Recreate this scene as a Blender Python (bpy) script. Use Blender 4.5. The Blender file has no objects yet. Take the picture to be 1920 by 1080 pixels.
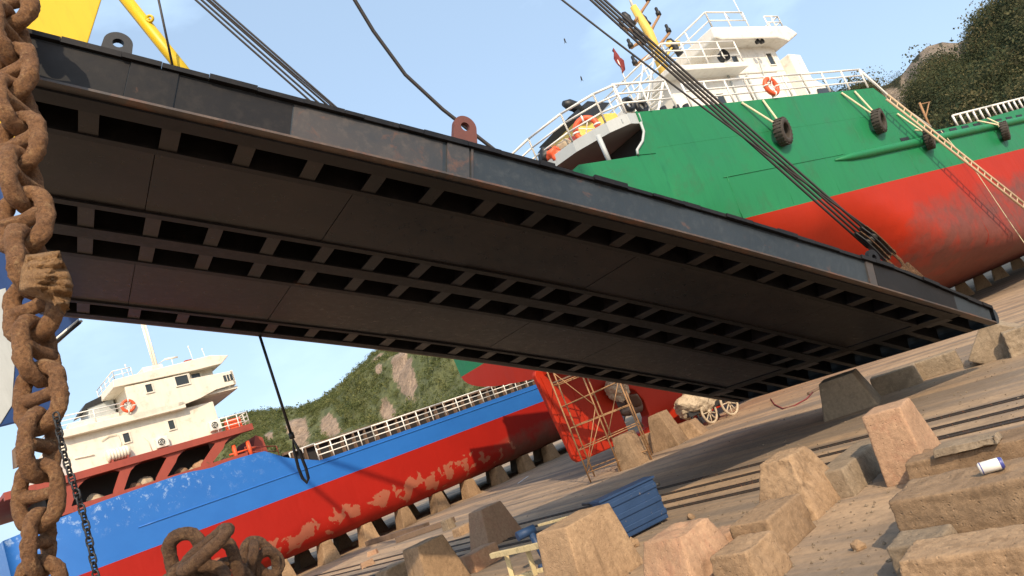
import bpy, bmesh, math, random
import numpy as np
from mathutils import Vector, Matrix, noise

random.seed(7)
rng = np.random.default_rng(7)
scene = bpy.context.scene
COL = scene.collection
R = math.radians

# ------------------------------------------------------------------ camera
H = 2.6
F_PX, PITCH, ROLL = 1351.5, R(10.47), R(21.54)
AX_R = Vector((1, 0, 0)); AX_F = Vector((0, math.cos(PITCH), math.sin(PITCH))); AX_U = Vector((0, -math.sin(PITCH), math.cos(PITCH)))
CAM_R = math.cos(ROLL) * AX_R - math.sin(ROLL) * AX_U
CAM_U = math.sin(ROLL) * AX_R + math.cos(ROLL) * AX_U
EYE = Vector((0, 0, H))
cam = bpy.data.cameras.new('camera'); cam.sensor_width = 36; cam.lens = F_PX / 1920 * 36
cam.clip_start = 0.1; cam.clip_end = 6000
co = bpy.data.objects.new('camera', cam); COL.objects.link(co)
m = Matrix((CAM_R, CAM_U, -AX_F)).transposed().to_4x4(); m.translation = EYE
co.matrix_world = m
scene.camera = co

# ------------------------------------------------------------------ light
SUN_AZ, SUN_EL = R(168), R(38)          # azimuth clockwise from +Y
w = bpy.data.worlds.new('World'); scene.world = w; w.use_nodes = True
nt = w.node_tree; nt.nodes.clear()
wo = nt.nodes.new('ShaderNodeOutputWorld'); bg = nt.nodes.new('ShaderNodeBackground')
sky = nt.nodes.new('ShaderNodeTexSky'); sky.sky_type = 'NISHITA'; sky.sun_disc = False
sky.sun_elevation = SUN_EL; sky.sun_rotation = SUN_AZ
sky.air_density = 1.0; sky.dust_density = 3.0; sky.ozone_density = 1.3
tc = nt.nodes.new('ShaderNodeTexCoord'); mp = nt.nodes.new('ShaderNodeMapping'); mp.inputs['Scale'].default_value = (1.6, 1.6, 4.0)
nz = nt.nodes.new('ShaderNodeTexNoise'); nz.inputs['Scale'].default_value = 1.7; nz.inputs['Detail'].default_value = 7; nz.inputs['Roughness'].default_value = .55
rp = nt.nodes.new('ShaderNodeValToRGB'); rp.color_ramp.elements[0].position = .52; rp.color_ramp.elements[1].position = .8
rp.color_ramp.elements[0].color = (.38, .38, .38, 1); rp.color_ramp.elements[1].color = (.85, .85, .85, 1)
mx = nt.nodes.new('ShaderNodeMixRGB'); mx.inputs[2].default_value = (4.7, 6.3, 8.0, 1)
nt.links.new(tc.outputs['Generated'], mp.inputs[0]); nt.links.new(mp.outputs[0], nz.inputs['Vector']); nt.links.new(nz.outputs['Fac'], rp.inputs[0])
nt.links.new(rp.outputs[0], mx.inputs[0]); nt.links.new(sky.outputs[0], mx.inputs[1]); nt.links.new(mx.outputs[0], bg.inputs[0])
bg.inputs[1].default_value = 0.15
nt.links.new(bg.outputs[0], wo.inputs[0])
sl = bpy.data.lights.new('sun', 'SUN'); sl.energy = 3.6; sl.angle = R(.6); sl.color = (1, .81, .58)
so = bpy.data.objects.new('sun', sl); COL.objects.link(so)
sd = Vector((math.sin(SUN_AZ) * math.cos(SUN_EL), math.cos(SUN_AZ) * math.cos(SUN_EL), math.sin(SUN_EL)))
so.rotation_euler = sd.to_track_quat('Z', 'Y').to_euler(); so.location = (30, -40, 40)
scene.view_settings.view_transform = 'Standard'; scene.view_settings.look = 'None'
scene.view_settings.exposure = 0.38; scene.view_settings.gamma = 1
scene.render.engine = 'CYCLES'

# ------------------------------------------------------------------ where a sight line meets the place (survey helpers)
def ray(x, y):
    x, y = float(x), float(y); return (x - 960) * CAM_R - (y - 540) * CAM_U + F_PX * AX_F
def ground(x, y, z=0.0):
    d = ray(x, y); return EYE + d * ((z - H) / d.z)
def depth(x, y, D):
    return EYE + ray(x, y) * (float(D) / F_PX)
def on_plane(x, y, P0, n):
    d = ray(x, y); return EYE + d * ((P0 - EYE).dot(n) / d.dot(n))
class Frame:                                   # along / across (towards viewer +) / up
    def __init__(s, az, org=Vector((0, 0, 0))):
        s.s = Vector((math.sin(az), math.cos(az), 0)); s.n = Vector((math.cos(az), -math.sin(az), 0)); s.o = org
    def __call__(s, l, o, z):
        l, o, z = float(l), float(o), float(z); return s.o + s.s * l + s.n * o + Vector((0, 0, z))

# ------------------------------------------------------------------ object helpers
def wloc(o):
    v = Vector((0, 0, 0))
    while o is not None: v = v + o.location; o = o.parent
    return v
def tag(o, label=None, cat=None, group=None, kind=None):
    if label: o['label'] = label
    if cat: o['category'] = cat
    if group: o['group'] = group
    if kind: o['kind'] = kind
    return o
def thing(name, loc, label, cat, group=None):
    o = bpy.data.objects.new(name, None); COL.objects.link(o); o.location = loc; o.empty_display_size = .2
    return tag(o, label, cat, group)
def copy_tree(o, parent=None):
    c = o.copy(); COL.objects.link(c); c.parent = parent
    for ch in list(o.children): copy_tree(ch, c)
    return c

class MB:
    def __init__(s): s.v = []; s.f = []; s.m = []; s.sm = []; s.a = None
    def add(s, vs, fs, mi=0, smooth=False):
        b = len(s.v); s.v += [Vector(p) for p in vs]
        for f in fs: s.f.append([b + i for i in f]); s.m.append(mi); s.sm.append(smooth)
        return s
    def box(s, o, x, y, z, mi=0):              # corner + three edge vectors
        o = Vector(o); x = Vector(x); y = Vector(y); z = Vector(z)
        vs = [o, o + x, o + x + y, o + y, o + z, o + x + z, o + x + y + z, o + y + z]
        fs = [(0, 3, 2, 1), (4, 5, 6, 7), (0, 1, 5, 4), (1, 2, 6, 5), (2, 3, 7, 6), (3, 0, 4, 7)]
        if x.cross(y).dot(z) < 0: fs = [f[::-1] for f in fs]
        return s.add(vs, fs, mi)
    def fbox(s, fr, l0, l1, o0, o1, z0, z1, mi=0):
        return s.box(fr(l0, o0, z0), fr.s * (l1 - l0), fr.n * (o1 - o0), Vector((0, 0, z1 - z0)), mi)
    def prism(s, pts, ext, mi=0):              # polygon pts (3D), extruded by ext
        pts = [Vector(p) for p in pts]; ext = Vector(ext); n = len(pts)
        nn = Vector((0, 0, 0))
        for i in range(n): nn += pts[i].cross(pts[(i + 1) % n])
        if nn.dot(ext) > 0: pts = pts[::-1]
        vs = pts + [p + ext for p in pts]
        fs = [tuple(range(n)), tuple(range(2 * n - 1, n - 1, -1))]
        fs += [(i, i + n, (i + 1) % n + n, (i + 1) % n) for i in range(n)]
        return s.add(vs, fs, mi)
    def tube(s, pts, r, seg=8, closed=False, mi=0, cap=True):
        pts = [Vector(p) for p in pts]; n = len(pts)
        rs = r if isinstance(r, (list, tuple)) else [r] * n
        t0 = (pts[1] - pts[0]).normalized(); up = Vector((0, 0, 1)) if abs(t0.z) < .9 else Vector((1, 0, 0))
        x = t0.cross(up).normalized(); vs = []
        for i in range(n):
            if closed: t = (pts[(i + 1) % n] - pts[i - 1])
            else: t = pts[min(i + 1, n - 1)] - pts[max(i - 1, 0)]
            t.normalize(); x = (x - t * x.dot(t)); x.normalize(); y = t.cross(x)
            for k in range(seg):
                a = 2 * math.pi * k / seg; vs.append(pts[i] + (x * math.cos(a) + y * math.sin(a)) * rs[i])
        fs = []
        for i in range(n if closed else n - 1):
            j = (i + 1) % n
            for k in range(seg): fs.append((i * seg + k, i * seg + (k + 1) % seg, j * seg + (k + 1) % seg, j * seg + k))
        s.add(vs, fs, mi, True)
        if cap and not closed:
            b = len(s.v) - len(vs)
            s.f.append([b + k for k in range(seg)][::-1]); s.m.append(mi); s.sm.append(False)
            s.f.append([b + (n - 1) * seg + k for k in range(seg)]); s.m.append(mi); s.sm.append(False)
        return s
    def bar(s, a, b, r, seg=6, mi=0): return s.tube([a, b], r, seg, False, mi)
    def ring(s, c, ax, rad, r, n=24, seg=8, mi=0, arc=None):
        ax = Vector(ax).normalized(); x = ax.orthogonal().normalized(); y = ax.cross(x)
        return s.tube([c + (x * math.cos(2 * math.pi * i / n) + y * math.sin(2 * math.pi * i / n)) * rad for i in range(n)], r, seg, True, mi)
    def lathe(s, c, ax, prof, n=20, mi=0, x=None):       # prof: (distance along axis, radius)
        ax = Vector(ax).normalized(); x = ax.orthogonal().normalized(); y = ax.cross(x); vs = []
        for d, r in prof:
            for k in range(n):
                a = 2 * math.pi * k / n; vs.append(c + ax * d + (x * math.cos(a) + y * math.sin(a)) * r)
        fs = []
        for i in range(len(prof) - 1):
            for k in range(n): fs.append((i * n + k, i * n + (k + 1) % n, (i + 1) * n + (k + 1) % n, (i + 1) * n + k))
        return s.add(vs, fs, mi, True)
    def disc(s, c, ax, r, th, n=20, mi=0): return s.lathe(c, ax, [(0, 0.0001), (0, r), (th, r), (th, .0001)], n, mi)
    def build(s, name, mats, parent=None, bevel=0, smooth=None, origin=None):
        if not isinstance(mats, (list, tuple)): mats = [mats]
        if parent is not None: off = wloc(parent)
        else:
            a = np.array([tuple(v) for v in s.v]); lo, hi = a.min(0), a.max(0)
            off = Vector(((lo[0] + hi[0]) / 2, (lo[1] + hi[1]) / 2, lo[2])) if origin is None else Vector(origin)
        me = bpy.data.meshes.new(name)
        me.from_pydata([tuple(v - off) for v in s.v], [], s.f)
        me.polygons.foreach_set('material_index', s.m); me.polygons.foreach_set('use_smooth', s.sm)
        for mm in mats: me.materials.append(mm)
        if s.a:
            for k, vals in s.a.items():
                at = me.attributes.new(k, 'FLOAT', 'POINT'); at.data.foreach_set('value', vals)
        me.update()
        o = bpy.data.objects.new(name, me); COL.objects.link(o)
        if parent is not None: o.parent = parent
        else: o.location = off
        if bevel:
            b = o.modifiers.new('bevel', 'BEVEL'); b.width = bevel; b.segments = 2; b.limit_method = 'ANGLE'; b.angle_limit = R(35)
        return o

# ------------------------------------------------------------------ materials
def new_mat(name):
    mt = bpy.data.materials.new(name); mt.use_nodes = True; t = mt.node_tree; t.nodes.clear()
    o = t.nodes.new('ShaderNodeOutputMaterial'); p = t.nodes.new('ShaderNodeBsdfPrincipled'); t.links.new(p.outputs[0], o.inputs[0])
    return mt, t, p
def coords(t, scale=(1, 1, 1), kind='Object'):
    c = t.nodes.new('ShaderNodeTexCoord'); mp = t.nodes.new('ShaderNodeMapping'); mp.inputs['Scale'].default_value = scale
    t.links.new(c.outputs[kind], mp.inputs[0]); return mp.outputs[0]
def tex(t, vec, scale, detail=6, rough=.6, dist=0):
    n = t.nodes.new('ShaderNodeTexNoise'); n.inputs['Scale'].default_value = scale; n.inputs['Detail'].default_value = detail
    n.inputs['Roughness'].default_value = rough; n.inputs['Distortion'].default_value = dist
    t.links.new(vec, n.inputs['Vector']); return n.outputs['Fac']
def ramp(t, fac, stops):
    r = t.nodes.new('ShaderNodeValToRGB'); e = r.color_ramp.elements
    while len(e) < len(stops): e.new(.5)
    for i, (p, c) in enumerate(stops):
        e[i].position = p; e[i].color = (c, c, c, 1) if not isinstance(c, tuple) else (*c, 1)
    t.links.new(fac, r.inputs[0]); return r.outputs[0]
def mix(t, fac, a, b, mode='MIX'):
    x = t.nodes.new('ShaderNodeMixRGB'); x.blend_type = mode
    for i, v in ((0, fac), (1, a), (2, b)):
        if isinstance(v, (int, float)): x.inputs[i].default_value = v if i == 0 else (v, v, v, 1)
        elif isinstance(v, tuple): x.inputs[i].default_value = (*v, 1)
        else: t.links.new(v, x.inputs[i])
    return x.outputs[0]
def math_(t, op, a, b=0.0):
    x = t.nodes.new('ShaderNodeMath'); x.operation = op
    for i, v in ((0, a), (1, b)):
        if isinstance(v, (int, float)): x.inputs[i].default_value = v
        else: t.links.new(v, x.inputs[i])
    return x.outputs[0]
def attr(t, name):
    a = t.nodes.new('ShaderNodeAttribute'); a.attribute_name = name; return a.outputs['Fac']
def bump(t, p, h, strength=.3, dist=.02):
    b = t.nodes.new('ShaderNodeBump'); b.inputs['Strength'].default_value = strength; b.inputs['Distance'].default_value = dist
    t.links.new(h, b.inputs['Height']); t.links.new(b.outputs[0], p.inputs['Normal'])
def L(t, s, p, name): t.links.new(s, p.inputs[name])

def paint(name, c, rough=.45, var=.25, scale=.7, rust=0.0, rustc=(.16, .06, .025), dirt=0.0, dirtc=(.1, .075, .05), streak=True, metal=0, bmp=.12):
    mt, t, p = new_mat(name); v = coords(t)
    n1 = tex(t, v, scale, 7, .65); col = mix(t, n1, tuple(x * (1 - var) for x in c), tuple(min(1, x * (1 + var)) for x in c))
    if streak:
        vs = coords(t, (3, 3, .25)); ns = tex(t, vs, 1.3, 6, .7)
        col = mix(t, ramp(t, ns, [(.5, 0), (.78, .35)]), col, tuple(x * .55 for x in c))
    if dirt:
        nd = tex(t, v, scale * 2.3, 8, .7, .3); col = mix(t, ramp(t, nd, [(.55 - dirt * .3, 0), (.75, .8)]), col, dirtc)
    if rust:
        nr = tex(t, v, scale * 5, 9, .75, .4); fr = ramp(t, nr, [(.66 - rust * .3, 0), (.7 - rust * .3, 1)])
        col = mix(t, fr, col, rustc)
    L(t, col, p, 'Base Color')
    L(t, ramp(t, n1, [(.3, rough - .08), (.7, rough + .12)]), p, 'Roughness'); p.inputs['Metallic'].default_value = metal
    nb = tex(t, v, 9, 5, .6); bump(t, p, nb, bmp, .02)
    return mt

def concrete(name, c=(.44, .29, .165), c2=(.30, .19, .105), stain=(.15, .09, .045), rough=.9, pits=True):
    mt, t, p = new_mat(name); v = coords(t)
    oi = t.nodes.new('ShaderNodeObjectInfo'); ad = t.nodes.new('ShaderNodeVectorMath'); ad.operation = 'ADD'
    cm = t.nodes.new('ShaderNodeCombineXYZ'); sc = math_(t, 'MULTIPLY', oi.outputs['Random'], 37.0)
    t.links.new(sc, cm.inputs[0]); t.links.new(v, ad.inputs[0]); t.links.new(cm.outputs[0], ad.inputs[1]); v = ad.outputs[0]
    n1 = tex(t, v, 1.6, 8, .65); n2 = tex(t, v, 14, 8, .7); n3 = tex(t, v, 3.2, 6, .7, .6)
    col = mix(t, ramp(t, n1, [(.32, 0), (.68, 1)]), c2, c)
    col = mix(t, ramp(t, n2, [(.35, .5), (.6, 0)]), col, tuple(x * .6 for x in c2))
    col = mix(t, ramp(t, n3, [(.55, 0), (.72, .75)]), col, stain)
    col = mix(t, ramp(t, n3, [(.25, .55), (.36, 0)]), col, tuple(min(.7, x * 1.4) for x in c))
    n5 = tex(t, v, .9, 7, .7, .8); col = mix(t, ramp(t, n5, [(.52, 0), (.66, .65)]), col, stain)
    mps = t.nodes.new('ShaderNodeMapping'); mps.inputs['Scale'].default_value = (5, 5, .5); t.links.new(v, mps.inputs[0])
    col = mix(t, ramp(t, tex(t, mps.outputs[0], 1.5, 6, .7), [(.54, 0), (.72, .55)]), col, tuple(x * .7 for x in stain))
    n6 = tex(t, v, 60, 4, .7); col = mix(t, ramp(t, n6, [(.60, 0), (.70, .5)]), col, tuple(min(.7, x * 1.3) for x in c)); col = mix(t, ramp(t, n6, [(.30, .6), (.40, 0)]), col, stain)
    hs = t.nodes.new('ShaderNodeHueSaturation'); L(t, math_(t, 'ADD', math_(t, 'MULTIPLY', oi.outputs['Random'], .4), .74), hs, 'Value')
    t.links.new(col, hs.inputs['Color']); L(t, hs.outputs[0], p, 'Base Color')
    p.inputs['Roughness'].default_value = rough
    vo = t.nodes.new('ShaderNodeTexVoronoi'); vo.inputs['Scale'].default_value = 16; t.links.new(v, vo.inputs['Vector'])
    pit = ramp(t, vo.outputs['Distance'], [(.08, 0), (.22, 1)])
    h = math_(t, 'ADD', math_(t, 'MULTIPLY', n2, 1.0), math_(t, 'MULTIPLY', pit, .35)); bump(t, p, h, .7, .03)
    return mt

def rusty(name, c=(.44, .225, .095), c2=(.20, .09, .04), pale=(.58, .38, .19)):
    mt, t, p = new_mat(name); v = coords(t)
    n1 = tex(t, v, 5, 8, .7, .4); n2 = tex(t, v, 38, 8, .75); n3 = tex(t, v, 14, 6, .65, .5)
    col = mix(t, ramp(t, n1, [(.3, 0), (.7, 1)]), c2, c)
    col = mix(t, ramp(t, n3, [(.55, 0), (.75, .75)]), col, pale)
    col = mix(t, ramp(t, n2, [(.38, .9), (.56, 0)]), col, tuple(x * .7 for x in c2)); n9 = tex(t, v, 90, 6, .8); col = mix(t, ramp(t, n9, [(.56, 0), (.68, .6)]), col, pale)
    L(t, col, p, 'Base Color'); p.inputs['Roughness'].default_value = .92
    bump(t, p, math_(t, 'ADD', n2, math_(t, 'ADD', n9, math_(t, 'MULTIPLY', n3, 1.5))), 1.0, .035)
    return mt

M = {}
M['white'] = paint('white_paint', (.75, .72, .65), .5, .08, 1.2, rust=.0, dirt=.02, dirtc=(.5, .42, .32))
M['white_rail'] = paint('white_rail_paint', (.78, .76, .70), .5, .08, 2, streak=False)
M['cream'] = paint('cream_paint', (.76, .70, .585), .55, .10, 1.0, dirt=.03, dirtc=(.50, .38, .26))
M['grey_paint'] = paint('grey_paint', (.42, .45, .45), .5, .12, 1)
M['green'] = paint('green_hull_paint', (.012, .175, .064), .48, .22, .35, dirt=.04, dirtc=(.03, .12, .05), bmp=.0)
_t = M['green'].node_tree; _p = _t.nodes['Principled BSDF']; _p.inputs['Specular IOR Level'].default_value = .35
bump(_t, _p, math_(_t, 'ADD', tex(_t, coords(_t, (1, 1, .35)), .9, 3), math_(_t, 'MULTIPLY', tex(_t, coords(_t), 6, 5), .06)), .30, .12)
M['red_deck'] = paint('oxide_red_paint', (.30, .055, .035), .6, .25, .8, rust=.1)
M['black'] = paint('black_paint', (.012, .013, .015), .5, .3, 2)
M['dark_steel'] = paint('dark_steel', (.02, .019, .018), .6, .35, 2, rust=.08)
M['yellow'] = paint('yellow_paint', (.66, .455, .010), .45, .06, .6, bmp=.05)
M['mast_yellow'] = paint('mast_yellow_paint', (.72, .48, .10), .5, .1, 1)
M['orange_red'] = paint('ring_orange', (.72, .10, .03), .5, .12, 3, streak=False)
M['navy'] = paint('navy_paint', (.012, .045, .16), .4, .3, .5)
M['blue_panel'] = paint('worn_blue_paint', (.013, .042, .11), .55, .3, 2.5, rust=.1, rustc=(.25, .2, .15))
M['glass'] = paint('dark_glass', (.03, .035, .035), .12, .2, 2, streak=False, bmp=0)
M['wire'] = paint('greasy_wire', (.025, .02, .018), .55, .3, 6, streak=False)
M['rope'] = paint('pale_rope', (.62, .55, .36), .85, .2, 8, streak=False)
M['bamboo'] = paint('rusty_tan_tube', (.33, .18, .08), .7, .35, 3, rust=.25)
M['ladder'] = paint('weathered_ladder', (.50, .37, .24), .75, .2, 3)
M['timber'] = paint('pale_timber', (.62, .50, .27), .8, .25, 4, dirt=.15)
M['old_wood'] = paint('old_timber', (.16, .105, .07), .9, .4, 4, dirt=.2)
M['tarp'] = paint('dusty_tarp', (.45, .36, .25), .9, .35, 3, streak=False, dirt=.2)
M['flag'] = paint('dark_red_flag', (.20, .03, .03), .8, .3, 4, streak=False)
M['lifebuoy_white'] = paint('buoy_white', (.8, .78, .72), .6, .05, 3, streak=False)
M['brass'] = paint('propeller_bronze', (.16, .11, .085), .55, .3, 3, streak=False, metal=.3)
M['rust'] = rusty('rusted_chain'); M['rust_dark'] = rusty('dark_rusted_chain', (.24, .125, .058), (.10, .05, .025), (.38, .23, .11))
M['concrete'] = concrete('block_concrete'); M['concrete_pink'] = concrete('pinkish_concrete', (.46, .285, .17), (.33, .20, .118), (.34, .17, .10))
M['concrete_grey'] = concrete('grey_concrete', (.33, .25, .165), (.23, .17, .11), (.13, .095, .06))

# tyre rubber
def _tyre():
    mt, t, p = new_mat('tyre_rubber'); v = coords(t); n = tex(t, v, 8, 6)
    L(t, mix(t, n, (.02, .018, .016), (.075, .06, .048)), p, 'Base Color'); p.inputs['Roughness'].default_value = .85; return mt
M['tyre'] = _tyre()

# steel slab: bare dark paint with rust blooms and scuffs
def _slab(name, c, c2, rust, rough=.38):
    mt, t, p = new_mat(name); v = coords(t)
    n1 = tex(t, v, .55, 7, .6, .4); n2 = tex(t, v, 2.2, 9, .72, .6); n3 = tex(t, v, 7, 8, .7)
    col = mix(t, ramp(t, n1, [(.3, 0), (.7, 1)]), c, c2)
    col = mix(t, ramp(t, n3, [(.5, 0), (.8, .4)]), col, tuple(x * 2.2 + .01 for x in c2))
    col = mix(t, ramp(t, n2, [(.66 - rust, 0), (.78 - rust, .85)]), col, (.12, .055, .032))
    L(t, col, p, 'Base Color'); L(t, ramp(t, n3, [(.3, rough), (.7, rough + .2)]), p, 'Roughness')
    bump(t, p, math_(t, 'ADD', n3, n2), .06, .02); return mt
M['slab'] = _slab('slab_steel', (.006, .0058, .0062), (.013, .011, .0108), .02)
M['slab_edge'] = _slab('slab_edge_paint', (.014, .020, .026), (.027, .035, .042), .04)
M['slab_flange'] = _slab('slab_flange_rusty', (.03, .03, .032), (.10, .065, .045), .16)
M['slab_plate'] = _slab('slab_underside', (.0060, .0062, .0074), (.024, .018, .0165), .0, .24)
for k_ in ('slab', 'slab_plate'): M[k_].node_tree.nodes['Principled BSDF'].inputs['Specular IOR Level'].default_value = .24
M['slab_rust'] = _slab('slab_rust_patch', (.026, .029, .032), (.06, .048, .042), .12)
M['lug_red'] = paint('lug_primer', (.12, .04, .032), .7, .3, 4, rust=.2)

# hull paint with two coats told apart by vertex attributes
def _blue_hull():
    mt, t, p = new_mat('blue_hull_paint'); v = coords(t)
    n1 = tex(t, v, .8, 7, .6); n2 = tex(t, v, 3.0, 8, .75, .2)
    col = mix(t, n1, (.018, .12, .42), (.028, .165, .52))
    sc = attr(t, 'scuff'); f = math_(t, 'MULTIPLY', ramp(t, n2, [(.55, 0), (.66, .8)]), sc)
    col = mix(t, f, col, (.48, .62, .78)); L(t, col, p, 'Base Color'); p.inputs['Roughness'].default_value = .4
    vb = coords(t, (1, 1, 1)); bump(t, p, tex(t, vb, 1.2, 4), .12, .05); return mt
def _red_hull(name, c, flake, old):
    mt, t, p = new_mat(name); v = coords(t)
    n1 = tex(t, v, .5, 7, .6); col = mix(t, n1, tuple(x * .82 for x in c), tuple(min(1, x * 1.15) for x in c))
    od = attr(t, 'oldcoat'); n2 = tex(t, v, .9, 7, .65, .3); n5 = tex(t, v, 3.2, 7, .7)
    oldc = mix(t, n5, tuple(x * .6 for x in old), tuple(x * 1.5 for x in old))
    fo = ramp(t, math_(t, 'ADD', math_(t, 'MULTIPLY', n2, .7), math_(t, 'MULTIPLY', od, .8)), [(.66, 0), (.95, 1)])
    col = mix(t, fo, col, oldc)
    fl = attr(t, 'flake'); vv = coords(t, (1.1, 1.1, .75)); vo = t.nodes.new('ShaderNodeTexVoronoi'); vo.distance = 'CHEBYCHEV'; vo.inputs['Scale'].default_value = 1.9
    wn = tex(t, v, 2.5, 5, .6); ad = t.nodes.new('ShaderNodeVectorMath'); ad.operation = 'ADD'; cmb = t.nodes.new('ShaderNodeCombineXYZ')
    for i in range(3): t.links.new(math_(t, 'MULTIPLY', wn, .45), cmb.inputs[i])
    t.links.new(vv, ad.inputs[0]); t.links.new(cmb.outputs[0], ad.inputs[1]); t.links.new(ad.outputs[0], vo.inputs['Vector'])
    hs = t.nodes.new('ShaderNodeSeparateColor'); t.links.new(vo.outputs['Color'], hs.inputs[0])
    pat = math_(t, 'ADD', math_(t, 'MULTIPLY', hs.outputs[0], .7), math_(t, 'MULTIPLY', n5, .5))
    ff = ramp(t, math_(t, 'ADD', pat, fl), [(1.22, 0), (1.26, .85)]) if False else math_(t, 'GREATER_THAN', math_(t, 'ADD', pat, fl), 1.24)
    col = mix(t, math_(t, 'MULTIPLY', ff, .68), col, mix(t, n5, tuple(x * .7 for x in flake), flake))
    L(t, col, p, 'Base Color'); p.inputs['Roughness'].default_value = .55; p.inputs['Specular IOR Level'].default_value = .24
    vp = coords(t, (1, 1, .35)); bump(t, p, math_(t, 'ADD', tex(t, vp, .9, 3), math_(t, 'MULTIPLY', tex(t, v, 6, 6), .1)), .30, .12); return mt
M['blue_hull'] = _blue_hull()
M['red_a'] = _red_hull('red_antifouling_worn', (.33, .012, .006), (.40, .17, .10), (.17, .06, .04))
M['red_b'] = _red_hull('red_antifouling_fresh', (.36, .021, .005), (.35, .12, .06), (.15, .045, .035))

# ground
def _ground():
    mt, t, p = new_mat('yard_concrete'); v = coords(t)
    n1 = tex(t, v, .09, 8, .6, .5); n2 = tex(t, v, .8, 8, .7); n3 = tex(t, v, 9, 8, .75)
    vb = t.nodes.new('ShaderNodeMapping'); vb.inputs['Rotation'].default_value = (0, 0, R(-46)); c0 = t.nodes.new('ShaderNodeTexCoord'); t.links.new(c0.outputs['Object'], vb.inputs[0])
    vm = t.nodes.new('ShaderNodeMapping'); vm.inputs['Scale'].default_value = (.9, .05, 1); t.links.new(vb.outputs[0], vm.inputs[0])
    nb = tex(t, vm.outputs[0], 1.0, 6, .6)
    col = mix(t, ramp(t, n1, [(.35, 0), (.65, 1)]), (.30, .205, .125), (.47, .325, .20))
    col = mix(t, ramp(t, nb, [(.42, .85), (.55, 0)]), col, (.175, .14, .108))
    col = mix(t, ramp(t, n2, [(.48, 0), (.70, .7)]), col, (.16, .112, .07))
    col = mix(t, ramp(t, n3, [(.3, .45), (.55, 0)]), col, (.10, .075, .05))
    L(t, col, p, 'Base Color'); p.inputs['Roughness'].default_value = .9
    bump(t, p, math_(t, 'ADD', n3, n2), .5, .03); return mt
M['ground'] = _ground()
M['track'] = paint('track_steel', (.035, .026, .02), .7, .4, 3, rust=.3)
M['wet'] = paint('dark_concrete_strip', (.10, .085, .07), .75, .3, 1, streak=False)

# hills
def _hill(name, g1, g2, rock):
    mt, t, p = new_mat(name); v = coords(t)
    n1 = tex(t, v, .08, 8, .7); n2 = tex(t, v, .5, 8, .75)
    col = mix(t, ramp(t, n1, [(.35, 0), (.65, 1)]), g1, g2); col = mix(t, ramp(t, n2, [(.4, .6), (.6, 0)]), col, tuple(x * .45 for x in g1))
    fr = ramp(t, math_(t, 'ADD', attr(t, 'rock'), math_(t, 'MULTIPLY', math_(t, 'ADD', n2, n1), .55)), [(.82, 0), (.90, 1)])
    vr = coords(t, (.6, .6, .22)); n4 = tex(t, vr, .5, 8, .75, .5)
    rc = mix(t, ramp(t, n4, [(.35, 0), (.65, 1)]), tuple(x * .38 for x in rock), rock); rc = mix(t, ramp(t, tex(t, coords(t, (1, 1, .3)), 1.1, 9, .8, .8), [(.38, .8), (.55, 0)]), rc, tuple(x * .3 for x in rock))
    L(t, mix(t, fr, col, rc), p, 'Base Color'); p.inputs['Roughness'].default_value = .95
    bump(t, p, math_(t, 'ADD', n4, n2), .9, 1.0); return mt
M['hill_a'] = _hill('hill_scrub', (.09, .11, .04), (.15, .155, .06), (.46, .33, .23))
M['hill_b'] = _hill('hill_soil', (.035, .04, .018), (.06, .06, .03), (.40, .32, .24))
def _leaf(name, a, b, c):
    mt, t, p = new_mat(name); tn = attr(t, 'tint')
    col = ramp(t, tn, [(0, a), (.5, b), (1, c)]); L(t, col, p, 'Base Color'); p.inputs['Roughness'].default_value = .85; p.inputs['Specular IOR Level'].default_value = .1
    tr = t.nodes.new('ShaderNodeBsdfTranslucent'); t.links.new(col, tr.inputs[0]); ms = t.nodes.new('ShaderNodeMixShader'); ms.inputs[0].default_value = .45
    t.links.new(p.outputs[0], ms.inputs[1]); t.links.new(tr.outputs[0], ms.inputs[2])
    t.links.new(ms.outputs[0], [n for n in t.nodes if n.type == 'OUTPUT_MATERIAL'][0].inputs[0])
    return mt
M['leaf_a'] = _leaf('scrub_leaves', (.085, .105, .04), (.15, .165, .06), (.24, .23, .09))
M['leaf_b'] = _leaf('wood_leaves', (.04, .06, .036), (.105, .115, .055), (.21, .17, .085))

# ================================================================== GROUND
g = MB(); S = 1500
g.add([(-S, -S, 0), (S, -S, 0), (S, S, 0), (-S, S, 0)], [(0, 1, 2, 3)])
tag(g.build('ground', M['ground']), kind='structure')
TR = Frame(R(-46.5))
def track_from(px, py):
    P = ground(px, py); return P.dot(TR.n)
for k, (px, py, wd) in enumerate([(1646, 814, .055), (1658, 847, .075), (1748, 806, .035), (1100, 990, .04)]):
    o = track_from(px, py); t = MB()
    t.fbox(TR, -60, 60, o - wd, o + wd, -.1, .006 + k * .001)
    for e in (-1, 1): t.fbox(TR, -60, 60, o + e * (wd + .02) - .018, o + e * (wd + .02) + .018, -.1, .022)
    tag(t.build('rail_track', M['track']), kind='structure')

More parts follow.
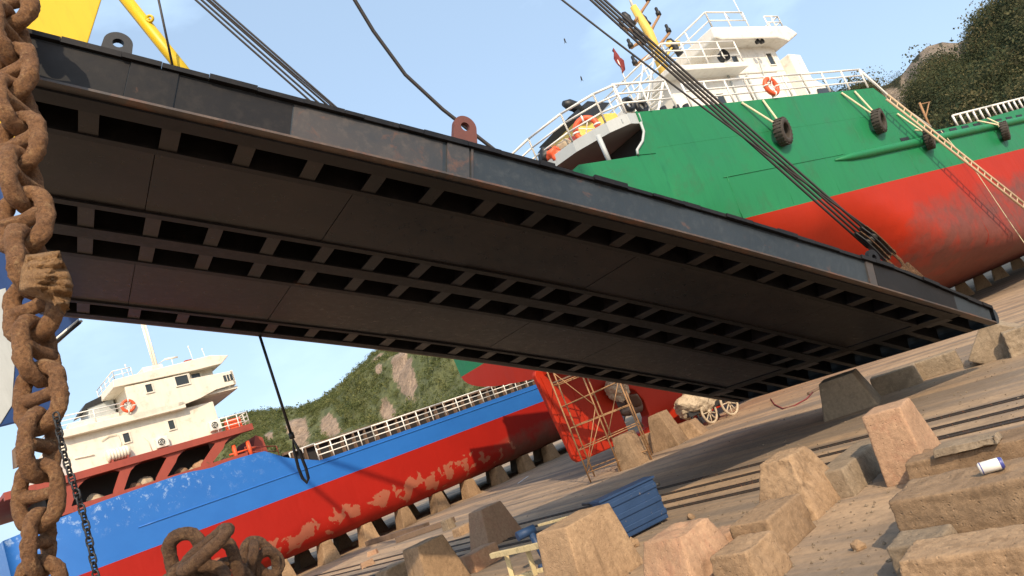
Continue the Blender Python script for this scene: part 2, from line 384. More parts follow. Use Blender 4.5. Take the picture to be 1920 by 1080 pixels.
gv = []; gf = []; rr = random.Random(11)
for i in range(2600):
    px, py = rr.uniform(500, 2000), rr.uniform(640, 1200); d = ray(px, py)
    if d.z > -60: continue
    c = ground(px, py)
    if c.length > 45: continue
    r_ = rr.uniform(.008, .03) * (1.6 if rr.random() < .06 else 1); b0 = len(gv)
    for q in ((1, 0, 0), (0, 1, 0), (-1, 0, 0), (0, -1, 0), (0, 0, .9), (0, 0, -.4)): gv.append(c + Vector([k * r_ * rr.uniform(.6, 1.4) for k in q]) + Vector((0, 0, .005)))
    for f in ((0, 1, 4), (1, 2, 4), (2, 3, 4), (3, 0, 4), (1, 0, 5), (2, 1, 5), (3, 2, 5), (0, 3, 5)): gf.append([b0 + k for k in f])
gm = MB(); gm.add(gv, gf); tag(gm.build('gravel', M['concrete_grey']), 'loose grit and gravel scattered over the yard concrete', 'gravel', kind='stuff')
# ================================================================== STEEL RAMP SLAB
SA = Vector((-.752, -.536, .384)).normalized(); SB = Vector((-.582, .814, 0)); SB = (SB - SA * SA.dot(SB)).normalized()
SN = SB.cross(SA); SN = SN if SN.z > 0 else -SN
S0 = ground(1870, 607, .9); SW, SL, ST = 7.8, 18.3, .58
def hog(u): return .20 * math.sin(math.pi * max(0, min(1, u / SL)))
def thick(u): return ST * (.62 + .38 * min(1, max(0, u) / 3.2))
def sp(u, wv, t):
    return S0 + SA * u + SB * wv + SN * (t + hog(u))
slab = thing('steel_ramp', S0, 'huge dark steel ramp slab propped up at a slant over the yard', 'ramp')
def sbox(mb, u0, u1, w0, w1, t0, t1, n=None, mi=0):     # t may be number or 'top' offset
    n = n or max(1, int((u1 - u0) / .9))
    for i in range(n):
        a = u0 + (u1 - u0) * i / n; b = u0 + (u1 - u0) * (i + 1) / n
        def T(t, u): return thick(u) + t[1] if isinstance(t, tuple) else t
        vs = [sp(a, w0, T(t0, a)), sp(b, w0, T(t0, b)), sp(b, w1, T(t0, b)), sp(a, w1, T(t0, a)),
              sp(a, w0, T(t1, a)), sp(b, w0, T(t1, b)), sp(b, w1, T(t1, b)), sp(a, w1, T(t1, a))]
        fs = [(0, 3, 2, 1), (4, 5, 6, 7), (0, 1, 5, 4), (2, 3, 7, 6)]
        if i == 0: fs.append((3, 0, 4, 7))
        if i == n - 1: fs.append((1, 2, 6, 5))
        if (vs[1] - vs[0]).cross(vs[3] - vs[0]).dot(vs[4] - vs[0]) < 0: fs = [f[::-1] for f in fs]
        mb.add(vs, fs, mi)
TOP = lambda d: ('T', d)
mb = MB(); sbox(mb, 0, SL, .05, SW - .05, TOP(-.05), TOP(0), 20); mb.build('deck_plate', M['slab'], slab)
# near and far side beams: web set back between flanges
for w0, w1, sgn in ((0, .10, 1), (SW - .12, SW, -1)):
    mb = MB()
    ww = (w0 + .035, w1) if sgn > 0 else (w0, w1 - .035)
    sbox(mb, .1, SL, ww[0], ww[1], .03, TOP(-.03), 24)
    mb.build('side_beam', M['slab_edge'], slab)
    mb = MB()
    f0, f1 = (w0 - .03, w1 + .05) if sgn > 0 else (w0 - .05, w1 + .03)
    sbox(mb, .05, SL, f0, f1, 0, .03, 24); mb.build('bottom_flange', M['slab_flange'], slab)
    mb = MB(); rr = random.Random(3); u = .05
    while u < SL:                       # top flange is a ragged, slightly dented strip
        d = rr.uniform(.25, .7); jut = rr.uniform(-.012, .02)
        sbox(mb, u, min(SL, u + d - .004), f0 - jut, f1, TOP(-.03 + rr.uniform(-.008, .008)), TOP(.035 + rr.uniform(-.012, .02)), 1); u += d
    mb.build('top_flange', M['slab'], slab)
# end bars
mb = MB(); sbox(mb, SL - .08, SL, .1, SW - .12, .0, TOP(-.05), 1); mb.build('end_beam', M['slab'], slab)
nose = MB(); pr = []
for k in range(9):
    a = -math.pi / 2 + math.pi * k / 8; h = thick(0) / 2; pr.append((-.14 * math.cos(a) , h + h * math.sin(a)))
vs = []
for wv in (0, SW):
    vs += [sp(u, wv, t) for u, t in pr]
nf = [(i, i + 1, i + 10, i + 9) for i in range(8)] + [tuple(range(8, -1, -1)), tuple(range(9, 18))]
nose.add(vs, nf, 0); nose.build('nose', M['slab_edge'], slab)
# bottom plates and longitudinal girders
for w0, w1 in ((.95, 2.72), (4.62, 6.78)):
    mb = MB(); u = 1.55; rr = random.Random(int(w0 * 10))
    while u < SL - .1:                  # welded strakes with open seams
        d = 2.55; e = min(SL - .1, u + d); k = rr.uniform(-.006, .006)
        sbox(mb, u, e - .010, w0, w1, .0 + k, .02 + k, 3); u += d
    mb.build('bottom_plate', M['slab_plate'], slab)
for w0, w1 in ((.11, .36), (7.46, 7.67), (.87, .99), (2.68, 2.82), (3.50, 3.86), (4.52, 4.66), (6.74, 6.86)):
    mb = MB(); sbox(mb, 1.5, SL - .1, w0, w1, -.03, .0, 20)
    wc = (w0 + w1) / 2; sbox(mb, 1.5, SL - .1, wc - .03, wc + .03, 0.002, TOP(-.052), 20); mb.build('girder', M['slab'], slab)
PI_ = .862
for w0, w1 in ((.34, .9), (2.8, 3.52), (3.84, 4.54), (6.84, 7.48)):
    for k in range(20):
        u = 17.44 + .24 - PI_ * k
        if u < 1.2: continue
        mb = MB(); sbox(mb, u - .21, u, w0, w1, -.012, .012, 1); sbox(mb, u - .115, u - .095, w0, w1, .014, TOP(-.052), 1)
        mb.build('rib', M['slab_plate'], slab)
mb = MB(); sbox(mb, 1.2, 1.5, .1, SW - .12, -.01, .015, 1); sbox(mb, 1.34, 1.37, .1, SW - .12, .015, TOP(-.052), 1); mb.build('cross_beam', M['slab'], slab)
for k in range(10):
    wv = .5 + k * .75; mb = MB(); sbox(mb, .02, 1.2, wv, wv + .16, -.006, .012, 1); sbox(mb, .02, 1.2, wv + .07, wv + .09, .014, TOP(-.052), 1); mb.build('end_rib', M['slab'], slab)
# stiffener brackets and lifting lugs on the near edge
def lug(u, hgt, wid, mat, name='lifting_lug'):
    mb = MB(); n = 20; outer = []; inner = []; cz = thick(u) + hgt - wid / 2
    for k in range(n + 1):
        a = math.pi * k / n; outer.append((wid / 2 * math.cos(a), cz + wid / 2 * math.sin(a)))
    outer = [(wid / 2 * 1.08, thick(u) - .02)] + outer + [(-wid / 2 * 1.08, thick(u) - .02)]
    ri = wid * .2; inner = [(ri * math.cos(2 * math.pi * k / 16), cz + ri * math.sin(2 * math.pi * k / 16)) for k in range(16)]
    bm = bmesh.new()
    def loop(pp, wv):
        vv = [bm.verts.new(sp(u + x, wv, t)) for x, t in pp]; return vv, [bm.edges.new((vv[i], vv[(i + 1) % len(vv)])) for i in range(len(vv))]
    sides = []
    for wv in (.02, .1):
        vo, eo = loop(outer, wv); vi, ei = loop(inner, wv)
        bmesh.ops.triangle_fill(bm, edges=eo + ei, use_beauty=True); sides.append((vo, vi))
    for q in (0, 1):
        A, B = sides[0][q], sides[1][q]
        for i in range(len(A)):
            j = (i + 1) % len(A); bm.faces.new((A[i], A[j], B[j], B[i]))
    bmesh.ops.recalc_face_normals(bm, faces=bm.faces)
    mb.add([v.co.copy() for v in bm.verts], [[v.index for v in f.verts] for f in bm.faces] if not bm.verts.index_update() else []); bm.free()
    return mb.build(name, mat, slab)
lug(17.42, .33, .30, M['black']); lug(13.0, .50, .36, M['lug_red']); lug(3.9, .30, .36, M['slab'])
for u, wd, mt in ((17.0, .5, 'slab'), (13.12, .34, 'slab_rust'), (12.9, .035, 'slab_rust'), (4.15, .22, 'slab_rust')):
    mb = MB(); sbox(mb, u - wd / 2, u + wd / 2, .005, .035, .032, TOP(-.04), 1); mb.build('bracket_plate', M[mt], slab)
mb = MB(); sbox(mb, 13.35, 15.4, .028, .035, .034, TOP(-.05), 3); mb.build('scraped_panel', M['slab_rust'], slab)
mb = MB(); sbox(mb, 15.42, 16.74, .026, .035, .034, TOP(-.05), 2); sbox(mb, 17.26, SL, .026, .035, .034, TOP(-.05), 2); mb.build('shadow_panel', M['slab'], slab)  # thin dark plates stand in for a shadow cast across this end of the beam
mb = MB(); sbox(mb, 1.4, 4.0, .02, .035, .034, TOP(-.04), 4); mb.build('doubler_plate', M['slab'], slab)

# ------------------------------------------------------------------ crane and its wires
Pt1 = sp(2.4, .25, thick(2.4) + .2); Pt2 = sp(5.0, SW - .4, thick(5) + .2)
head1 = depth(405, -661, 17.0); head2 = depth(-349, -661, 16.0)
cr = thing('yellow_crane', ground(60, 1400), 'bright yellow crane with box boom and tubular strut behind the ramp', 'crane')
DC = 17.0
A0 = depth(-10, 420, DC); A1 = depth(22, 52, DC)
def quad_leg(pts_px, D, th, mat, name):
    mb = MB(); mb.prism([depth(x, y, D) for x, y in pts_px], ray(200, 10).normalized() * th); return mb.build(name, mat, cr, bevel=.03)
quad_leg([(78, -30), (199, -30), (92, 310), (-40, 310)], DC, 1.2, M['yellow'], 'box_boom')
mb = MB(); mb.tube([depth(205, -40, 18.2), depth(420, 228, 18.2)], .155, 16); mb.build('tube_strut', M['yellow'], cr)
lg = MB(); c = depth(281, 35, 18.1); lg.ring(c, AX_F, .075, .035, 16, 8); lg.bar(c, depth(268, 44, 18.1), .04); lg.build('strut_lug', M['yellow'], cr)
mb = MB(); mb.tube([depth(140, -20, DC + .5), depth(341, -690, DC)], .1, 10); mb.build('boom_top', M['yellow'], cr)
mb = MB(); mb.tube([head2 - CAM_R * .5, head1 + CAM_R * .8], .12, 12); mb.build('head_beam', M['yellow'], cr)
mb = MB()
for e in (0, 26): mb.bar(depth(30 + e, -40, 18.4), depth(30 + e - 34, 90, 18.4), .012)
for k in range(8): mb.bar(depth(30 - 5 * k + 4, -30 + k * 18, 18.4), depth(58 - 5 * k + 2, -24 + k * 18, 18.4), .01)
mb.build('ladder', M['white_rail'], cr)
mb = MB(); mb.tube([depth(289, -40, 17.6), depth(326, 135, 17.6)], .03, 8); mb.build('pendant_wire', M['wire'], cr)

def tackle(P, head, dirs, label, nw, spread):
    t = thing('hoist_tackle', P, label, 'hoist tackle')
    ax = (head - P).normalized(); side = ax.cross(AX_F).normalized()
    blk = P + ax * 1.05
    for k in range(nw):
        o = side * (k - (nw - 1) / 2) * spread; e = o * (.5 if k or spread > .1 else -7)
        n = 16; pts = [blk + o + (head + e - blk - o) * (i / n) + Vector((0, 0, -.25 if k else -.6)) * math.sin(math.pi * i / n) for i in range(n + 1)]
        MB().tube(pts, .027 if k else .022, 6).build('wire', M['wire'], t)
    fw = side.cross(ax).normalized()
    for k in range(4):                   # slim cheek plates side by side, sheaves between
        o = side * ((k - 1.5) * .085 - .011); mb = MB()
        pl = [(-.07, -.50), (-.13, -.15), (-.14, .15), (-.08, .36), (.08, .36), (.14, .15), (.13, -.15), (.07, -.50)]
        mb.prism([blk + o + fw * x + ax * (y + (.05 if k % 2 else 0)) for x, y in pl], side * .022); mb.build('cheek_plate', M['dark_steel'] if k % 2 else M['rust_dark'], t, bevel=.006)
    for k in range(3):
        mb = MB(); mb.lathe(blk + side * ((k - 1) * .085 - .02) + ax * .08, side, [(0, .03), (0, .125), (.02, .10), (.04, .125), (.04, .03)], 20); mb.build('sheave', M['dark_steel'], t)
    mb = MB(); c = P + ax * .38
    mb.tube([c + side * x + ax * y for x, y in [(-.1, .25), (-.1, 0), (-.07, -.12), (0, -.16), (.07, -.12), (.1, 0), (.1, .25)]], .035, 8); mb.bar(c - side * .17 + ax * .22, c + side * .17 + ax * .22, .035)
    mb.build('shackle', M['rust_dark'], t)
    mb = MB(); mb.box(P - AX_F * .05 - side * .16 - ax * .35, side * .32, ax * .6, AX_F * .06); mb.build('pad_eye', M['rust_dark'], t)
tackle(Pt1, head1, None, 'wire hoist tackle with slim block shackled to the near lower edge of the ramp', 5, .085)
tackle(Pt2, head2, None, 'wire hoist tackle running down behind the upper left edge of the ramp', 5, .13)
pts = [(560, -220), (615, -90), (665, 0), (700, 58), (760, 140), (830, 205), (935, 287), (1010, 345), (1060, 400)]
mb = MB(); mb.tube([depth(x, y, 17.5 + i * .15) for i, (x, y) in enumerate(pts)], .048, 8); tag(mb.build('slack_cable', M['wire']), 'single thick slack cable curving down behind the ramp', 'cable')
# rope sling under the far edge
P = sp(14.25, SW - .1, -.02); mb = MB(); rng_ = 3.7
Pb = on_plane(575, 905, P, AX_F); dv = Pb - P
th_ = P + dv * .66; mb.tube([P + Vector((0, 0, .1)), P + dv * .3, th_], [.032, .032, .034], 8)
mb.tube([th_, P + dv * .70], [.06, .06], 8)
sx = CAM_R
lp = [(0, .70), (.055, .78), (.085, .9), (.07, .97), (0.01, 1.0), (-.06, .97), (-.075, .9), (-.05, .78)]
mb.tube([P + dv * b + sx * a for a, b in lp], .035, 8, closed=True)
tag(mb.build('wire_sling', M['black']), 'black wire sling with an eye loop hanging under the far edge of the ramp', 'sling')

# ================================================================== SHIP LOFT
def interp(tab, x):
    if x <= tab[0][0]: return tab[0][1]
    for (a, va), (b, vb) in zip(tab, tab[1:]):
        if x <= b: k = (x - a) / (b - a); return va + (vb - va) * k
    return tab[-1][1]
def smooth_interp(tab, x):
    if x <= tab[0][0]: return tab[0][1]
    for (a, va), (b, vb) in zip(tab, tab[1:]):
        if x <= b: k = (x - a) / (b - a); k = k * k * (3 - 2 * k); return va + (vb - va) * k
    return tab[-1][1]
def hull_rows(fr, oc, ls, zb, zw, zt, hb, curve, nlow=9, nup=7, smooth=True):
    """two skins (below / above the paint line); hb(l, z) gives half-breadth"""
    low = []; up = []
    for l in ls:
        b, wl, t = zb(l), zw(l), zt(l)
        low.append([(l, hb(l, b + (wl - b) * curve(k / nlow)) if k else 0.0, b + (wl - b) * curve(k / nlow)) for k in range(nlow + 1)])
        up.append([(l, hb(l, wl + (t - wl) * k / nup), wl + (t - wl) * k / nup) for k in range(nup + 1)])
    return low, up
def skin(fr, oc, rows, attrs, both=True, cap0=True, cap1=True):
    mb = MB(); mb.a = {k: [] for k in attrs}; n = len(rows[0])
    for sgn in ((1, -1) if both else (1,)):
        vs = []
        for r in rows:
            for (l, h, z) in r:
                vs.append(fr(l, oc + sgn * h, z))
                for k, fn in attrs.items(): mb.a[k].append(fn(l, z, sgn))
        fs = []
        for i in range(len(rows) - 1):
            for k in range(n - 1):
                f = (i * n + k, (i + 1) * n + k, (i + 1) * n + k + 1, i * n + k + 1); fs.append(f if sgn > 0 else f[::-1])
        mb.add(vs, fs, 0, True)
    N = len(rows) * n
    if both:
        for ri, c in ((0, cap0), (len(rows) - 1, cap1)):
            if c:
                for k in range(n - 1):
                    f = [ri * n + k, ri * n + k + 1, N + ri * n + k + 1, N + ri * n + k]
                    mb.f.append(f if ri else f[::-1]); mb.m.append(0); mb.sm.append(False)
    return mb

def railing(mb, pts, hgt, bars=3, post=.9, r=.025, closed=False):
    pts = [Vector(p) for p in pts]
    for a, b in zip(pts, pts[1:]):
        n = max(1, round((b - a).length / post))
        for i in range(n + 1):
            p = a + (b - a) * (i / n); mb.bar(p, p + Vector((0, 0, hgt)), r * 1.15, 6)
        for k in range(bars):
            z = hgt * (k + 1) / bars; mb.bar(a + Vector((0, 0, z)), b + Vector((0, 0, z)), r if k < bars - 1 else r * 1.3, 6)
def window(fr, parent, l0, l1, z0, z1, o, facing=1, fm='white', name='window'):
    mb = MB(); t = .05 * facing
    mb.fbox(fr, l0 - .05, l1 + .05, o, o + t, z1, z1 + .05); mb.fbox(fr, l0 - .05, l1 + .05, o, o + t, z0 - .05, z0)
    mb.fbox(fr, l0 - .05, l0, o, o + t, z0, z1); mb.fbox(fr, l1, l1 + .05, o, o + t, z0, z1)
    f = mb.build(name, M[fm], parent)
    mb = MB(); mb.fbox(fr, l0, l1, o, o + t * .3, z0, z1); mb.build('pane', M['glass'], f)
    return f
def life_ring(c, ax, rad, label):
    ax = Vector(ax).normalized(); t = thing('life_ring', c - Vector((0, 0, rad)), label, 'life ring', 'life rings on the ships')
    mb = MB(); mb.ring(c, ax, rad, rad * .27, 28, 10); mb.build('buoy', M['orange_red'], t)
    x = ax.orthogonal().normalized(); y = ax.cross(x)
    for k in range(4):
        a = math.pi / 4 + k * math.pi / 2; d = x * math.cos(a) + y * math.sin(a); tg = ax.cross(d)
        q = MB(); q.tube([c + d * rad + (d * math.cos(b) + ax * math.sin(b)) * rad * .29 - tg * 0 for b in [i * math.pi / 4 for i in range(8)]], rad * .09, 6, True); q.build('band', M['lifebuoy_white'], t)
    q = MB()
    for k in range(4):
        a = k * math.pi / 2 + .3; d = x * math.cos(a) + y * math.sin(a); q.bar(c + ax * .03, c + d * rad * .8 + ax * .03, rad * .05)
    q.build('grab_line', M['lifebuoy_white'], t)
    return t

# ================================================================== BLUE SHIP
BF = Frame(R(44.04)); BO = -33.76; BH = 4.7; BC = BO - BH
bs = thing('blue_ship', BF(20, BC, 0), 'blue and red coaster with a white superstructure propped up on keel blocks', 'ship')
ls = list(np.linspace(4.6, 46, 100))
def b_hb(l, z):
    base = BH * (1 if l < 34 else max(.02, 1 - ((l - 34) / 12.5) ** 2.2))
    if z < 1.9:
        k = (1.9 - z) / 1.03; k = min(1, max(0, k)); base *= 1 - .24 * (1 - math.sqrt(max(0, 1 - k * k)))
    if l < 8: base *= 1 - .10 * ((8 - l) / 3.4) ** 2 * (1 if z > 3.5 else 1 + .9 * (3.5 - z))
    return max(.02, base)
b_zb = lambda l: .87 + (max(0, 9 - l) / 4.4) ** 1.5 * 1.2
b_zw = lambda l: 3.52 + .004 * l
b_zt = lambda l: interp([(4.6, 5.75), (8, 6.02), (11, 6.12), (11.6, 6.1), (12.4, 5.98), (13.2, 6.05), (15.0, 6.02), (16, 5.34), (17.6, 4.72), (24, 4.76), (34, 4.85), (46, 6.2)], l)
low, up = hull_rows(BF, BC, ls, b_zb, b_zw, b_zt, b_hb, lambda k: k ** 1.7)
fl = lambda l, z, s: 1.05 * math.exp(-((z - 1.75) / .62) ** 2) * smooth_interp([(9, .3), (12, .72), (26, .78), (29, .45), (32, .2)], l)
old = lambda l, z, s: (smooth_interp([(23, 0), (27, .35), (31, .75)], l) * smooth_interp([(1.0, 1.0), (2.2, .8), (3.3, -.1)], z)) + .22 * smooth_interp([(.9, 1), (1.5, 0)], z)
mb = skin(BF, BC, low, {'flake': fl, 'oldcoat': old}); mb.build('lower_hull', M['red_a'], bs)
sc = lambda l, z, s: smooth_interp([(4, 1), (11, .9), (15, .25), (20, .1), (40, .05)], l) * smooth_interp([(4.6, .0), (5.3, .6), (6.2, 1)], z)
mb = skin(BF, BC, up, {'scuff': sc}); mb.build('upper_hull', M['blue_hull'], bs)
mb = MB()                                  # rubbing seam along the side
mb.tube([BF(l, BC + b_hb(l, 4.5) + .012, 4.52 + .002 * l) for l in np.linspace(9, 34, 30)], .028, 6); mb.build('rubbing_bar', M['blue_hull'], bs)
dk = MB(); dk.fbox(BF, 8.2, 40, BC - BH + .06, BC + BH - .06, 4.4, 4.6); dk.build('main_deck', M['red_deck'], bs)
dk = MB(); dk.fbox(BF, 7.9, 15.2, BC - BH + .08, BC + BH - .08, 5.85, 5.95); dk.build('poop_deck', M['red_deck'], bs)
# red arcade between poop bulwark and boat deck
ar = MB(); o0, o1 = BO - .22, BO - .1
def arc_poly(pts): ar.prism([BF(l, o0, z) for l, z in pts], BF.n * .12)
ar.fbox(BF, 4.9, 14.85, o0 - .02, BO + .03, 7.14, 7.44)
for b0, b1, t0, t1 in ((6.3, 6.9, 6.8, 7.4), (8.5, 8.85, 9.05, 9.35), (10.2, 10.6, 10.95, 11.3), (12.15, 12.6, 13.1, 13.45)):
    arc_poly([(b0 - .1, 5.95), (b1 + .12, 5.95), (b1 + .05, 6.22), (t1 - .16, 6.70), (t1 - .02, 6.9), (t1 + .2, 7.05), (t1 + .55, 7.15), (t0 - .35, 7.15), (t0 - .12, 7.0), (b0 + .02, 6.3)])
ar.fbox(BF, 6.8, 14.3, o0 - .004, o0 + .1, 5.95, 6.2)
ar.build('arcade', M['red_deck'], bs)
ar = MB(); ar.fbox(BF, 4.9, 14.9, BC - BH + .2, BO - .25, 7.3, 7.43); ar.build('boat_deck', M['red_deck'], bs)
ar = MB(); ar.fbox(BF, 6.5, 13.4, BC - 3.2, BO - 2.0, 5.95, 7.3); ar.build('inner_house', M['dark_steel'], bs)
for k, (l, o, r_) in enumerate([(8.0, -.9, .28), (9.55, -.8, .24), (9.95, -.9, .3), (11.5, -.8, .26), (11.95, -.9, .22), (12.35, -.8, .3), (13.4, -.7, .2)]):
    mb = MB(); c = BF(l, BO + o, 5.95)
    bm = bmesh.new(); bmesh.ops.create_icosphere(bm, subdivisions=3, radius=r_)
    for v in bm.verts: v.co *= 1 + .35 * noise.noise(v.co * 4 + Vector((k * 9, 0, 0)))
    bm.verts.index_update(); mb.add([c + v.co * 1.15 + Vector((0, 0, r_ * .9)) for v in bm.verts], [[v.index for v in f.verts] for f in bm.faces], 0, True); bm.free()
    tag(mb.build('deck_bundle', M['tarp'] if k % 2 == 0 else M['concrete_pink']), f"{['pale', 'tan', 'large tan', 'small tan', 'pale lumpy', 'big pale', 'little pale'][k]} bundle stowed in the {['first', 'second', 'second', 'third', 'third', 'third', 'last'][k]} arch opening of the blue ship", 'bundle', 'bundles in the arcade of the blue ship')
mb = MB()
for l in (13.9, 14.6): mb.bar(BF(l, BO - .5, 5.9), BF(l, BO - .5, 6.75), .1, 12)
mb.bar(BF(13.6, BO - .5, 6.35), BF(14.9, BO - .5, 6.35), .05); mb.build('bollard', M['orange_red'], bs)
# tier 1
hs = MB(); hs.fbox(BF, 7.15, 13.55, BC - 3.9, BO - .35, 7.43, 9.0); hs.build('lower_house', M['cream'], bs, bevel=.03)
mb = MB(); mb.fbox(BF, 7.2, 12.2, BC - 4.5, BO - .02, 8.95, 9.28); mb.build('bridge_deck', M['cream'], bs, bevel=.03)
# tier 2 with curved bulwark wing
mb = MB(); pl = [(9.95, 9.0), (11.2, 9.02), (12.0, 9.09), (12.9, 9.22), (13.7, 9.44), (14.3, 9.48), (14.72, 9.5), (14.72, 10.16), (13.6, 10.2), (12.75, 10.22), (12.75, 10.5), (9.95, 10.5)]
mb.prism([BF(l, BO - .16, z) for l, z in pl], BF.n * .14); mb.build('bridge_wing', M['cream'], bs, bevel=.015)
mb = MB(); fw = [(14.72, BO - .02), (14.9, BO - 1.2), (14.95, BC), (14.9, BC - 3.3), (14.72, BC - 4.4)]
for a, b in zip(fw, fw[1:]): mb.prism([BF(a[0], a[1], 9.5), BF(b[0], b[1], 9.5), BF(b[0], b[1], 10.2), BF(a[0], a[1], 10.2)], BF.s * -.12)
mb.build('front_bulwark', M['cream'], bs)
mb = MB(); mb.fbox(BF, 10.1, 14.0, BC - 3.7, BO - .5, 9.27, 10.62); mb.build('bridge_house', M['cream'], bs, bevel=.03)
mb = MB(); mb.fbox(BF, 12.2, 14.8, BC - 4.3, BO - .17, 9.3, 9.42); mb.build('bridge_floor', M['cream'], bs)
mb = MB(); pl = [(9.5, 10.55), (9.55, 10.9), (13.9, 11.12), (14.75, 10.95), (14.3, 10.6), (13.0, 10.55)]
mb.prism([BF(l, BO + .05, z) for l, z in pl], BF.n * -8.9); mb.build('bridge_roof', M['cream'], bs, bevel=.03)
for (l0, l1, z0, z1, o) in ((10.75, 11.02, 10.02, 10.38, BO - .02), (11.35, 11.6, 8.2, 8.6, BO - .35), (9.45, 9.7, 8.15, 8.55, BO - .35)): window(BF, bs, l0, l1, z0, z1, o, fm='cream')
window(BF, bs, 12.05, 12.62, 10.02, 10.44, BO - .02, fm='cream'); window(BF, bs, 12.95, 13.35, 10.24, 10.5, BO - .45, fm='cream')
mb = MB(); mb.fbox(BF, 14.2, 14.62, BO - .02, BO + .01, 9.72, 10.02); wq = mb.build('window', M['glass'], bs)
mb = MB()
for l in (14.34, 14.48): mb.fbox(BF, l - .015, l + .015, BO + .01, BO + .025, 9.72, 10.02)
mb.build('mullion', M['cream'], wq)
mb = MB(); railing(mb, [BF(7.25, BO - .06, 9.28), BF(9.85, BO - .06, 9.28)], .55, 3, 1.1, .02); railing(mb, [BF(7.25, BO - .06, 9.28), BF(7.25, BO - 4, 9.28)], .55, 3, 1.1, .02); mb.build('railing', M['white_rail'], bs)
mb = MB(); railing(mb, [BF(13.3, BO - .1, 7.44), BF(14.8, BO - .1, 7.44), BF(14.8, BO - 5, 7.44)], .62, 3, .5, .022); mb.build('railing', M['white_rail'], bs)
mb = MB(); railing(mb, [BF(9.65, BO - .05, 10.9), BF(10.4, BO - .05, 10.93)], .4, 2, .5, .018); railing(mb, [BF(9.65, BO - .05, 10.9), BF(9.65, BO - 3, 10.9)], .4, 2, .8, .018); mb.build('railing', M['white_rail'], bs)
mb = MB(); mb.fbox(BF, 7.7, 9.7, BO - 1.3, BO - .8, 9.28, 9.62); mb.build('locker', M['cream'], bs, bevel=.04)
# funnel
mb = MB(); mb.prism([BF(l, BO - 2.2, z) for l, z in [(8.9, 9.3), (10.0, 9.3), (10.0, 10.75), (8.9, 10.45)]], BF.n * -1.6); f_ = mb.build('funnel', M['grey_paint'], bs, bevel=.05)
mb = MB(); mb.prism([BF(l, BO - 2.15, z) for l, z in [(8.6, 10.3), (8.85, 10.62), (10.05, 10.95), (10.05, 10.6), (8.9, 10.4)]], BF.n * -1.7); mb.build('funnel_cap', M['black'], f_)
# mast, top box, antennas
mb = MB(); mb.fbox(BF, 11.3, 12.2, BO - 2.4, BO - 1.4, 11.0, 11.55); mb.build('roof_box', M['cream'], bs, bevel=.03)
mb = MB(); c = BF(12.2, BO - 2.6, 11.3)
for k in range(4): mb.bar(c + BF.s * (.13 * (k % 2)) + BF.n * (.13 * (k // 2)), c + Vector((0, 0, 3.0)) + BF.s * (.13 * (k % 2)) + BF.n * (.13 * (k // 2)), .035)
for k in range(14): mb.bar(c + Vector((0, 0, .2 * k + .1)), c + Vector((0, 0, .2 * k + .2)) + BF.s * .13, .02); mb.bar(c + Vector((0, 0, .2 * k + .1)) + BF.s * .13, c + Vector((0, 0, .2 * k + .2)) + BF.s * .13 + BF.n * .13, .02)
mb.box(c + BF.s * .02 + BF.n * .02, BF.s * .09, BF.n * .09, Vector((0, 0, 3)))
mb.build('mast', M['cream'], bs)
mb = MB(); mb.tube([BF(12.4, BO - 1.5, 11.75), BF(13.0, BO - 1.5, 11.75)], .05, 8); mb.bar(BF(12.4, BO - 1.5, 11.75), BF(12.25, BO - 2.3, 11.75), .02); mb.bar(BF(12.7, BO - 1.5, 11.2), BF(12.7, BO - 1.5, 11.75), .02); mb.build('radar', M['cream'], bs)
for l, h in ((13.4, .8), (14.0, .55), (10.5, .5)):
    mb = MB(); mb.bar(BF(l, BO - .8, 11.0), BF(l - .05, BO - .8, 11.1 + h), .014); mb.lathe(BF(l - .05, BO - .8, 11.08 + h), (0, 0, 1), [(0, .01), (.02, .035), (.1, .035), (.13, .01)], 10); mb.build('antenna', M['white_rail'], bs)
mb = MB(); mb.fbox(BF, 13.0, 13.35, BO - 1.1, BO - .8, 11.05, 11.35); mb.build('roof_lamp', M['red_deck'], bs, bevel=.05)
# air conditioners, raft canister
for k, (l, z) in enumerate([(10.85, 7.5), (13.25, 7.6)]):
    t = thing('air_conditioner', BF(l, BO - .3, z), f"white air conditioner {['in the middle', 'at the fore end, by red gear,'][k]} of the blue ship's house wall", 'air conditioner', "air conditioners on the blue ship")
    mb = MB(); mb.fbox(BF, l - .26, l + .26, BO - .34, BO - .08, z, z + .46); mb.build('casing', M['white'], t, bevel=.03)
    mb = MB(); mb.disc(BF(l - .05, BO - .085, z + .23), BF.n, .17, .012); fd = mb.build('fan_grille', M['glass'], t)
    mb = MB(); mb.ring(BF(l - .05, BO - .07, z + .23), BF.n, .165, .014, 20, 6); mb.ring(BF(l - .05, BO - .07, z + .23), BF.n, .09, .008, 16, 6)
    for q in range(4): mb.bar(BF(l - .05, BO - .07, z + .23), BF(l - .05 + .16 * math.cos(q * 1.57 + .4), BO - .07, z + .23 + .16 * math.sin(q * 1.57 + .4)), .008)
    mb.build('guard', M['white'], fd)
t = thing('raft_canister', BF(9.05, BO - .2, 7.44), 'ribbed cream life raft canister lying on the blue ship boat deck', 'life raft')
mb = MB(); prof = [(0, .02), (0, .2)]
for k in range(7): prof += [(.04 + k * .12, .26), (.1 + k * .12, .26), (.115 + k * .12, .235), (.145 + k * .12, .235)]
prof += [(.9, .2), (.9, .02)]; mb.lathe(BF(8.62, BO - .2, 7.76), BF.s, prof, 20); mb.build('shell', M['cream'], t)
mb = MB()
for l in (8.75, 9.35): mb.fbox(BF, l - .03, l + .03, BO - .42, BO + .02, 7.44, 7.56)
mb.build('cradle', M['red_deck'], t)
mb = MB(); mb.fbox(BF, 13.75, 14.5, BO - .45, BO - .2, 7.44, 7.95); mb.build('red_box', M['orange_red'], bs, bevel=.03)
